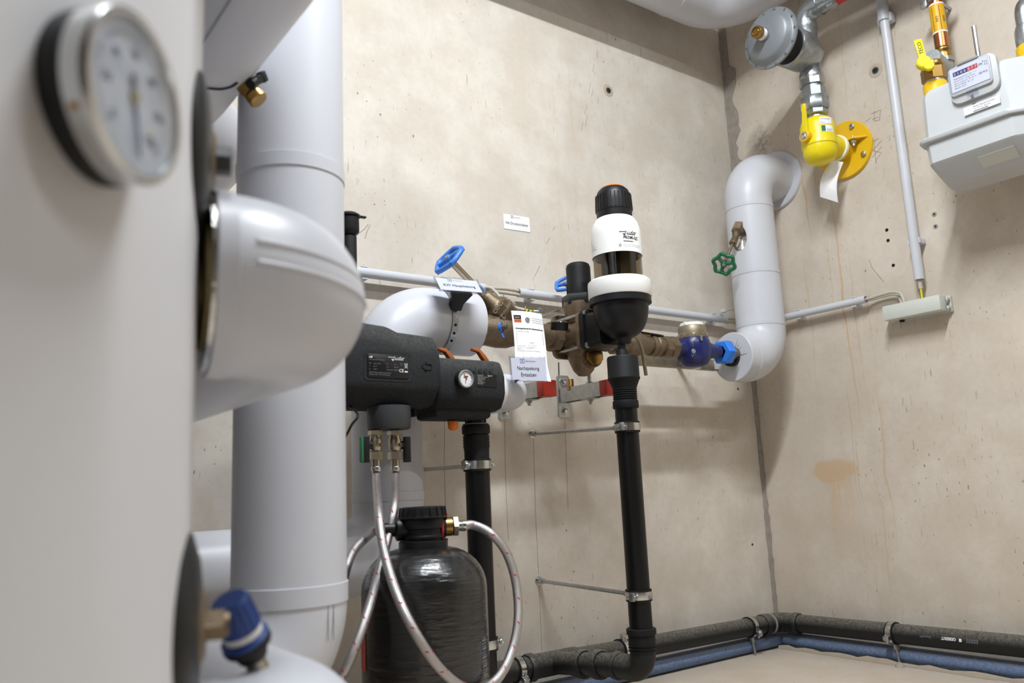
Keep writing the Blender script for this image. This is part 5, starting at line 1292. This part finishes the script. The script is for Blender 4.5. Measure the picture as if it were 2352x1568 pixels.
# junction box
jc = P(2100, 706, x=-.054); jy0, jy1 = yat(-.054, jc.z, 2029), yat(-.054, jc.z, 2160)
t = thing('junction_box', 'long pale grey cable junction box on the right wall under the vertical conduit', 'box', V(0, (jy0+jy1)/2, jc.z-.02))
tiltM = FR(V(-.030, (jy0+jy1)/2, jc.z), V(-1, 0, 0), V(0, -1, 0))
part('cover', S().box((abs(jy1-jy0), .043, .040), tiltM @ Matrix.Translation((0, 0, .008)), .003), 'box_grey', t)
part('base_plate', S().box((abs(jy1-jy0)+.012, .046, .010), tiltM @ Matrix.Translation((.002, 0, -.025)), .002), 'box_grey', t)
for v in (-.012, .012): part('end_clip', S().box((.006, .008, .016), tiltM @ Matrix.Translation((abs(jy1-jy0)/2+.004, v, -.012)), .001), 'box_grey', t)
part('knockout', S().cyl(.007, 0, .006, FR(tiltM @ V(-.05, -.0215, -.012), -Z), 16), 'gasket', t)
cb_ = V(-.03, cv1.y, cv1.z)
cable('cable jacket end below the vertical conduit', [cb_+V(0, 0, .03), cb_+V(0, 0, -.018), V(-.03, cv1.y-.001, zat(-.03, cv1.y, 663))], .006, grp='cables at the junction box')
zz0, zz1 = zat(-.03, cv1.y, 662), jc.z+.015
t = thing('earth_wire', 'green and yellow earth wire entering the junction box from above', 'wire', V(-.03, cv1.y, zz1))
part('yellow_half', S().rod(V(-.032, cv1.y-.0012, zz0), V(-.032, cv1.y-.0012, zz1), .0030, 10), 'yellow_paint', t)
part('green_half', S().rod(V(-.030, cv1.y+.0018, zz0), V(-.030, cv1.y+.0018, zz1), .0028, 10), 'green_paint', t)

# ================================================================== gas inlet on the right wall
GY, GZ = -.44, P(1940, 347, x=0).z
gx = lambda z, px: xat(GY, z, px)
GX = xat(GY, 1.545, 1880)
gzz = lambda py: zat(GX, GY, py)
Mg = Matrix.Translation((GX, GY, 0))
t = thing('gas_wall_flange', 'round yellow wall flange of the gas inlet', 'flange', V(0, GY, GZ))
Mw = FR(V(0, GY, GZ), -X, Z)
fl = part('plate', S().lathe([(0, 0), (.093, 0), (.093, .006), (.090, .010), (0, .010)], Mw, 64), 'yellow_flange', t)
part('sleeve', S().lathe([(0, .008), (.036, .008), (.032, .02), (.030, .05), (0, .05)], Mw, 40), 'yellow_flange', t)
part('rib', S().box((.034, .010, .16), FR(V(-.022, GY, GZ+.012), Y, X) , .002), 'yellow_flange', t) if False else None
part('shelf_rib', S().prism([(0, -.088), (.034, -.05), (.036, .05), (0, .088)], .006, FR(V(-.006, GY, GZ+.016), Z, -X), .001), 'yellow_flange', t)
for a in (60, 150, 240, 330):
    a = math.radians(a); p = Mw @ V(.074*math.cos(a), .074*math.sin(a), .010)
    part('bolt', S().hexn(.0085, 0, .007, FR(p, -X)), 'galvanised', fl)
b = V(-.028, GY-.045, GZ+.013)
cl = part('clamp_screw', S().hexn(.009, -.012, -.002, FR(b, Z)), 'galvanised', t); part('screw_end', S().cyl(.005, -.02, .012, FR(b, Z), 14), 'galvanised', cl); part('screw_head', S().cyl(.009, .003, .009, FR(b, Z), 20, .002), 'steel', cl)
t = thing('gas_valve', 'bright yellow angle gas valve with upright lever', 'valve', V(GX, GY, gzz(378)))
vb = part('body', S().lathe([(0, gzz(377)), (.022, gzz(376)), (.041, gzz(368)), (.050, gzz(354)), (.050, gzz(340)), (.0525, gzz(338)), (.0525, gzz(330)), (.051, gzz(327)), (.051, gzz(292)), (.046, gzz(281)), (.034, gzz(275)), (0, gzz(274))], Mg, 56), 'yellow_paint', t)
part('inlet', S().rod(V(GX, GY, GZ-.004), V(-.035, GY, GZ-.002), .036, 40), 'yellow_paint', t)
part('inlet_ring', S().ring(.030, .041, -.004, .004, FR(V(-.052, GY, GZ-.003), X), 40), 'white_plastic', t)
lp = P(1852, 313, y=GY-.03); ld = V(-1, .12, .0).normalized(); lp = V(GX, GY, 0)+ld*.054; lp.z = zat(lp.x, lp.y, 314)
pv = part('lever_boss', S().cyl(.018, -.012, .012, FR(lp, ld), 32, .002), 'yellow_flange', t)
part('lever_screw', S().hexn(.008, .010, .016, FR(lp, ld)), 'steel', pv); part('lever_washer', S().cyl(.012, .010, .013, FR(lp, ld), 24), 'galvanised', pv)
top = P(1826, 240, d=(lp-CAM).dot(FWD)-.01); dl = (top-lp); Ll = dl.length
part('lever', S().prism([(0, -.012), (Ll*.70, -.006), (Ll*.78, -.0055), (Ll, -.0055), (Ll, .0075), (Ll*.80, .0085), (Ll*.74, .0045), (0, .010)], .008, FR(lp+ld*.004, dl.cross(ld.cross(dl)) if False else ld, dl), .001), 'yellow_paint', t)
fangv = math.atan2(CAM.y-GY, CAM.x-GX)
mpv = oncyl(Mg, .051, fangv+.5, 0, .0006)
rects('sticker', [(-.017, gzz(300), .022, gzz(285))], mpv, 'paper', vb, 8)
rects('sticker', [(-.015, gzz(318), .024, gzz(303))], mpv, 'paper', vb, 8); mpv2 = oncyl(Mg, .051, fangv+.5, 0, .0011)
rects('sticker_logo', [(-.014, gzz(317), -.002, gzz(304))], mpv2, 'green_paint', vb, 3)
text('lettering', 'GAS', .010, mpv2, 'ink_grey', vb, (.001, gzz(316)), 'LEFT'); text('lettering', 'DIN-DVGW', .006, mpv2, 'ink_grey', vb, (-.015, gzz(291)), 'LEFT'); text('lettering', 'PN 5', .006, mpv2, 'ink_grey', vb, (-.015, gzz(298)), 'LEFT')
# white paper tag
a = V(-.045, GY-.015, GZ-.045)
q = [P(1912, 368, x=-.075), P(1937, 372, x=-.07), P(1925, 465, x=-.085), P(1884, 452, x=-.09)]
s = S(); n_ = 8
for i in range(n_+1):
    f_ = i/n_
    l_ = q[0].lerp(q[3], f_)+V(-.018*math.sin(PI*f_), .006*math.sin(PI*f_), 0); r_ = q[1].lerp(q[2], f_)+V(-.014*math.sin(PI*f_), .004*math.sin(PI*f_), 0)
    for e in (0, .0008):
        s.v += [l_+V(e, 0, 0), r_+V(e, 0, 0)]
for i in range(n_):
    b_ = i*4; s.f += [(b_, b_+1, b_+5, b_+4), (b_+2, b_+6, b_+7, b_+3), (b_, b_+4, b_+6, b_+2), (b_+1, b_+3, b_+7, b_+5)]
solo('paper_tag', s, 'paper', 'blank white tag hanging below the yellow gas valve', 'tag', smooth=80)
# galvanised union and pipe, regulator
t = thing('gas_pipe_fittings', 'galvanised union, nipples and elbow above the yellow gas valve', 'fitting', V(GX, GY, gzz(276)))
part('nipple', S().cyl(.026, gzz(280), gzz(255), Mg, 32), 'galvanised', t)
part('lower_hex', S().hexn(.0375, gzz(267), gzz(252), Mg, .06, 8), 'galv_cast', t)
part('union_nut', S().lathe([(.02, gzz(256)), (.041, gzz(256)), (.044, gzz(252)), (.044, gzz(230)), (.041, gzz(227)), (.02, gzz(227))], Mg, 8, .3), 'galv_cast', t)
part('upper_hex', S().hexn(.0375, gzz(230), gzz(206), Mg, .06, 8), 'galv_cast', t)
part('thread', S().cyl(.030, gzz(208), gzz(196), Mg, 32), 'galv_cast', t)
part('reducer_hex', S().hexn(.038, gzz(200), gzz(184), Mg, .06, 8), 'galvanised', t)
z0_, z1_ = gzz(184), gzz(60)
part('upper_nipple', S().lathe([(0, gzz(62)), (.031, gzz(62)), (.033, gzz(58)), (.033, gzz(54)), (0, gzz(54))], Mg, 36), 'galv_cast', t)
ez = gzz(30)
path = fillet([(GX, GY, gzz(58)), (GX, GY, ez), (GX, GY-.115, ez+.002)], .045, 10)
part('elbow', S().tube(path, .0325, 32), 'galv_cast', t)
part('elbow_rim', S().ring(.028, .0355, -.008, .006, FR(V(GX, GY-.052, ez), Y), 32), 'galv_cast', t)
part('outer_nipple', S().hexn(.033, .0, .024, FR(V(GX, GY-.085, ez), -Y), .06, 8), 'galv_cast', t)
part('red_mark', S().cyl(.030, 0, .02, FR(V(GX, GY-.118, ez), -Y), 28), 'red', t)
part('gas_pipe', S().rod(V(GX, GY-.11, ez), V(GX, GY-.62, ez), .0285, 32), 'galvanised', t)
t = thing('gas_regulator', 'grey round diaphragm gas pressure regulator with brass screw', 'regulator', V(GX, GY, gzz(186)))
part('body', S().lathe([(0, gzz(188)), (.034, gzz(188)), (.036, gzz(184)), (.036, gzz(172)), (.032, gzz(166)), (.032, gzz(140)), (.034, gzz(110)), (.032, gzz(75)), (.036, gzz(70)), (.036, gzz(60)), (0, gzz(60))], Mg, 40), 'galv_cast', t)
rc = P(1766, 86, y=GY); rz = rc.z; Mr = FR(V(GX, GY, rz), -X, Z); Lr = GX-rc.x
part('side_boss', S().lathe([(0, -.01), (.046, -.01), (.056, .02), (.061, .035), (.062, Lr-.095), (.058, Lr-.090), (0, Lr-.090)], Mr, 48), 'galv_cast', t)
part('black_ring', S().lathe([(0, Lr-.10), (.055, Lr-.10), (.056, Lr-.05), (.056, Lr-.02), (0, Lr-.02)], Mr, 48), 'black_rubber', t)
can = part('diaphragm_case', S().lathe([(0, Lr-.026), (.070, Lr-.026), (.082, Lr-.014), (.0915, Lr-.013), (.0925, Lr-.010), (.0915, Lr-.006), (.082, Lr-.005), (.078, Lr-.002), (.072, Lr+.010), (.064, Lr+.016), (.030, Lr+.020), (.020, Lr+.022), (.020, Lr+.026), (0, Lr+.026)], Mr, 72), 'regulator_grey', t)
for k in range(14):
    a = 2*PI*(k+.3)/14; part('rim_screw', S().lathe([(0, Lr-.001), (.003, Lr-.0015), (.0036, Lr-.005), (0, Lr-.006)], Mr @ Matrix.Translation((.0868*math.cos(a), .0868*math.sin(a), 0)), 10), 'galvanised', can)
part('neck_label', S().cyl(.0175, Lr+.024, Lr+.046, Mr, 32), 'paper', can)
part('neck', S().cyl(.018, Lr+.018, Lr+.030, Mr, 32), 'regulator_grey', can)
br2 = part('brass_screw', S().lathe([(0, Lr+.045), (.0185, Lr+.045), (.0185, Lr+.060), (.017, Lr+.062), (.013, Lr+.062), (.013, Lr+.058), (0, Lr+.058)], Mr, 32), 'brass', can)
part('brass_centre', S().cyl(.0105, Lr+.057, Lr+.062, Mr, 24, .001), 'brass', br2)

# ================================================================== gas meter
t = thing('gas_meter', 'pale grey diaphragm gas meter with counter window on the right wall', 'meter', V(-.17, -.95, 1.32))
MXF, MXB = -.27, -.10
yl = yat(MXF+.03, 1.45, 2121); cr = yat(MXF, 1.45, 2304)
zs_t = P(2300, 132, x=MXF).z; zseam = P(2300, 262, x=MXF).z; zbot = P(2310, 322, x=MXF).z
yr = cr-.14
def plan(ins, z, fr=0.0):
    f, b, l, r = MXF+ins+fr, MXB-ins, yl-ins, yr+ins
    ch = .035
    base = [(f, l-ch*.5), (f+ch*.35, l-ch*.12), (f+ch, l), (b-.02, l), (b, l-.02), (b, r+.02), (b-.02, r), (min(f+.085, b-.026), r), (min(f+.070, b-.034), r+.015), (min(f+.028, b-.05), cr-.045), (f+.001, cr-.004), (f, cr+.004)]
    return [V(x, y, z) for x, y in base]
ztl = zs_t
up = S().loft([plan(-.003, zseam), plan(.001, zseam+.008), plan(.004, zs_t-.022), plan(.008, zs_t-.008), plan(.016, zs_t)])
upo = part('upper_case', up, 'meter_white', t, smooth=22)
sm = S().loft([plan(-.009, zseam-.008), plan(-.011, zseam-.005), plan(-.011, zseam+.003), plan(-.006, zseam+.007)])
part('seam_flange', sm, 'meter_white', t, smooth=50)
lw = S().loft([plan(.012, zbot-.044, .050), plan(.003, zbot, .003), plan(.0015, zbot+.006), plan(.000, zseam-.006)])
part('lower_case', lw, 'meter_white', t, smooth=22)
wd_ = part('bottom_window', S().prism(rrect(.085, .035, .002), .002, FR(V(MXF+.0325, cr+.05, zbot-.0225), V(-.044, 0, -.056), Y)), 'box_grey', t)
# counter window
ic = P(2236, 178, x=MXF-.004); icy, icz = ic.y, ic.z
Mi = FR(V(MXF-.001, icy, icz-.004), -X, -Y)
wi = abs(yat(MXF, icz, 2288)-yat(MXF, icz, 2178)); 
fr_ = part('counter_surround', S().prism(rrect(wi, .098, .022), .014, Mi, .0012), 'meter_white', t)
cwn = part('counter_box', S().prism(rrect(wi*.86, .074, .008), .022, Mi @ Matrix.Translation((-.004, .008, .002)), .0008), 'meter_white', t)
Mc = Mi @ Matrix.Translation((-.004, .010, .0136)); cw, ch_ = wi*.78, .060
fc = part('counter_face', S().box((cw, ch_, .001), Mc), 'paper', t)
mpm = onplane(Mc, .0009); mpm2 = onplane(Mc, .0013)
rects('digit_strip', [(-cw*.42, ch_*.17, -cw*.04, ch_*.36)], mpm, 'ink_blue', fc); rects('digit_strip', [(-cw*.04, ch_*.17, cw*.24, ch_*.36)], mpm, 'ink_red', fc)
for k, dgt in enumerate('2100'): text('digit', dgt, .0095, mpm2, 'ink_white', fc, (-cw*.37+k*cw*.09, ch_*.205), bold=.0001)
for k, dgt in enumerate('077'): text('digit', dgt, .0095, mpm2, 'ink_white', fc, (cw*.01+k*cw*.09, ch_*.205), bold=.0001)
text('lettering', 'm', .012, mpm, 'ink', fc, (cw*.26, ch_*.20), 'LEFT'); text('lettering', '3', .006, mpm, 'ink', fc, (cw*.365, ch_*.30), 'LEFT')
rects('print_frame', frame_lines(cw*.42, ch_*.16, cw*.48, ch_*.32, .0008), mpm, 'ink_grey', fc)
for k, s_ in enumerate(('Balgengaszähler G4  V 2 l', 'Qmax 6 m/h   pmax 0,5 bar', 'Qmin 0,04 m/h  Tb 15 °C', 'DE-07-MI002  Kl. 1,5', 'Baujahr 2015')):
    text('lettering', s_, .0050, mpm, 'ink_grey', fc, (-cw*.42, ch_*.03-k*.0062), 'LEFT', fit=cw*(.62, .58, .60, .5, .3)[k])
text('lettering', 'CE M15', .0075, mpm, 'ink', fc, (cw*.24, -ch_*.16), 'LEFT', fit=cw*.22)
part('clear_window', S().prism(rrect(cw+.008, ch_+.008, .003), .004, Mc @ Matrix.Translation((0, 0, .005)), .0008), 'acrylic', t)
part('window_latch', S().box((.026, .018, .006), Mi @ Matrix.Translation((-.004, -.036, .013)), .001), 'acrylic', t); part('latch_seal', S().cyl(.004, 0, .008, Mi @ Matrix.Translation((-.006, -.043, .012)), 14), 'galvanised', t)
part('top_clip', S().box((.05, .006, .012), Mi @ Matrix.Translation((-.004, .048, .010)), .001), 'plug_grey', t)
st_c = P(2256, 243, x=MXF-.001); Mst = FR(V(MXF-.0035, st_c.y, st_c.z), -X, -Y); Mst = Mst @ Matrix.Rotation(0, 4, 'Z')
stk = part('owner_sticker', S().box((.085, .020, .0008), Mst), 'paper', t); mps = onplane(Mst, .0008)
text('lettering', 'Netz Hausanschluss', .0062, mps, 'ink', stk, (-.020, .003), 'LEFT', fit=.05); text('lettering', 'Tel. 07141 Service', .0055, mps, 'ink', stk, (-.020, -.003), 'LEFT'); rects('barcode', [(-.020+k*.0025, -.009, -.020+k*.0025+.0015, -.0055) for k in range(14)], mps, 'ink', stk)
# meter connection left
py_ = yl-.045; pxm = (MXF+MXB)/2-.01
t = thing('meter_ball_valve', 'brass gas ball valve with yellow lever above the gas meter', 'valve', V(pxm, py_, zs_t))
vz_ = lambda py: zat(pxm, py_, py); vx0 = V(pxm, yat(pxm, 1.55, 2146), 0); Mb_ = Matrix.Translation(vx0)
part('yellow_union', S().lathe([(0, zs_t-.03), (.030, zs_t-.03), (.030, vz_(186)), (.026, vz_(182)), (0, vz_(182))], Mb_, 40), 'yellow_flange', t)
part('grey_ring', S().cyl(.026, vz_(184), vz_(176), Mb_, 36), 'galvanised', t)
part('hex_body', S().hexn(.031, vz_(178), vz_(150), Mb_, .08, 8), 'brass', t)
part('ball_body', S().lathe([(0, vz_(155)), (.026, vz_(152)), (.029, vz_(145)), (.026, vz_(136)), (.014, vz_(131)), (0, vz_(130))], Mb_, 36), 'brass', t)
pvt = P(2122, 143, d=(vx0+V(0, 0, vz_(145))-CAM).dot(FWD)-.035); ld = V(-.8, -.55, .1).normalized()
pb_ = part('lever_boss', S().cyl(.018, -.014, .006, FR(pvt, ld), 32, .003), 'yellow_paint', t)
part('lever_ear', S().cyl(.013, -.010, .002, FR(pvt+V(-.004, -.014, -.016), ld), 24, .002), 'yellow_paint', t)
tl_ = P(2111, 84, d=(pvt-CAM).dot(FWD)-.005); dd = tl_-pvt; L_ = dd.length
Mlev = FR(pvt, ld, dd)
lev = part('lever', S().prism([(0, -.011), (L_*.3, -.0085), (L_, -.0105), (L_+.003, 0), (L_, .0105), (L_*.3, .0085), (0, .011)], .007, Mlev, .001), 'yellow_paint', t)
text('lettering', 'TECO', .014, onplane(Mlev, .0042), 'ink', lev, (L_*.62, -.005))
part('stem', S().rod(V(vx0.x, vx0.y, vz_(145)), pvt, .010, 20), 'brass', t)
# galvanised elbow, copper pipe
cpx = -.085
cpc = V(cpx, yat(cpx, 1.62, 2172), 0); wz_ = lambda py: zat(cpc.x, cpc.y, py)
cpc.y = yat(cpx, wz_(120), 2166)
Mcp = Matrix.Translation(cpc)
t = thing('gas_copper_pipe', 'copper gas pipe with yellow marker band above the meter valve', 'pipe', V(cpc.x, cpc.y, wz_(165)))
ezz = wz_(160)
part('elbow', S().tube(fillet([V(cpc.x, cpc.y, wz_(138)), V(cpc.x, cpc.y, ezz), V(vx0.x+.015, vx0.y+.004, ezz+.004)], .02, 8), .0215, 28), 'galv_cast', t)
part('elbow_rim', S().lathe([(0, wz_(146)), (.0245, wz_(146)), (.0245, wz_(137)), (0, wz_(137))], Mcp, 32), 'galv_cast', t)
part('press_fitting', S().lathe([(0, wz_(140)), (.021, wz_(140)), (.0225, wz_(136)), (.020, wz_(128)), (.0205, wz_(122)), (.0225, wz_(119)), (.0225, wz_(115)), (.0195, wz_(111)), (0, wz_(111))], Mcp, 36), 'brass', t)
cpr = .0185
part('copper_tube', S().cyl(cpr, wz_(114), 2.25, Mcp, 36), 'copper', t)
bnd = part('marker_band', S().lathe([(cpr-.001, wz_(77)), (cpr+.0008, wz_(77)), (cpr+.0008, wz_(14)), (cpr-.001, wz_(14))], Mcp, 36), 'label_yellow', t)
for py in (78, 14): part('band_edge', S().lathe([(cpr-.001, wz_(py)-.002), (cpr+.001, wz_(py)-.002), (cpr+.001, wz_(py)+.002), (cpr-.001, wz_(py)+.002)], Mcp, 36), 'paper', bnd)
ca_ = math.atan2(CAM.y-cpc.y, CAM.x-cpc.x)
mpc_ = oncyl(Mcp, cpr+.001, ca_, 0, .0004)
for u in (-.013, .006): strokes('flow_arrow', [[(u, wz_(20)), (u, wz_(74))]], .0012, mpc_, 'ink', bnd)
def vt(u0):
    return lambda u, v: mpc_(u0+v, (wz_(50))-u)
text('lettering', 'GAS', .010, vt(-.006), 'ink', bnd); text('lettering', 'GAS', .010, vt(.013), 'ink', bnd)
part('pipe_holder', S().lathe([(cpr, wz_(6)), (cpr+.004, wz_(6)), (cpr+.004, wz_(-8)), (cpr, wz_(-8))], Mcp, 36), 'galvanised', t)
for sg in (-1, 1): part('holder_ear', S().box((.012, .02, .022), Matrix.Translation((cpc.x-.004, cpc.y+sg*(cpr+.012), wz_(0))), .002), 'galvanised', t)
part('holder_stud', S().rod(V(cpc.x+cpr, cpc.y, wz_(0)), V(0, cpc.y, wz_(0)), .005), 'galvanised', t)
# threaded rod and right port
rd = P(2247, 128, x=-.12)
solo('steel_rod', S().rod(V(rd.x, rd.y, zs_t-.03), V(rd.x, rd.y, zat(rd.x, rd.y, 60)), .0062, 20, .001), 'steel', 'bare steel rod standing behind the gas meter counter', 'rod')
ry = P(2352, 100, x=-.18).y-.012
t = thing('meter_outlet_union', 'yellow union and grey pipe at the right port of the gas meter', 'fitting', V(-.18, ry, zs_t))
oz_ = lambda py: zat(-.18, ry, py); Mq_ = Matrix.Translation((-.18, ry, 0))
part('yellow_nut', S().cyl(.031, zs_t-.03, oz_(104), Mq_, 36, .004), 'yellow_flange', t)
part('grey_elbow', S().lathe([(0, oz_(106)), (.026, oz_(106)), (.029, oz_(98)), (.029, oz_(70)), (.024, oz_(58)), (0, oz_(55))], Mq_, 32), 'galv_cast', t)
part('pipe', S().tube(fillet([V(-.18, ry, oz_(62)), V(-.18, ry, oz_(62)+.07), V(0, ry, oz_(62)+.07)], .04, 8), .022, 28), 'galvanised', t)
part('meter_hanger', S().box((.004, .22, .05), Matrix.Translation((-.06, ry+.10, zs_t+.0)), .001), 'galvanised', t)
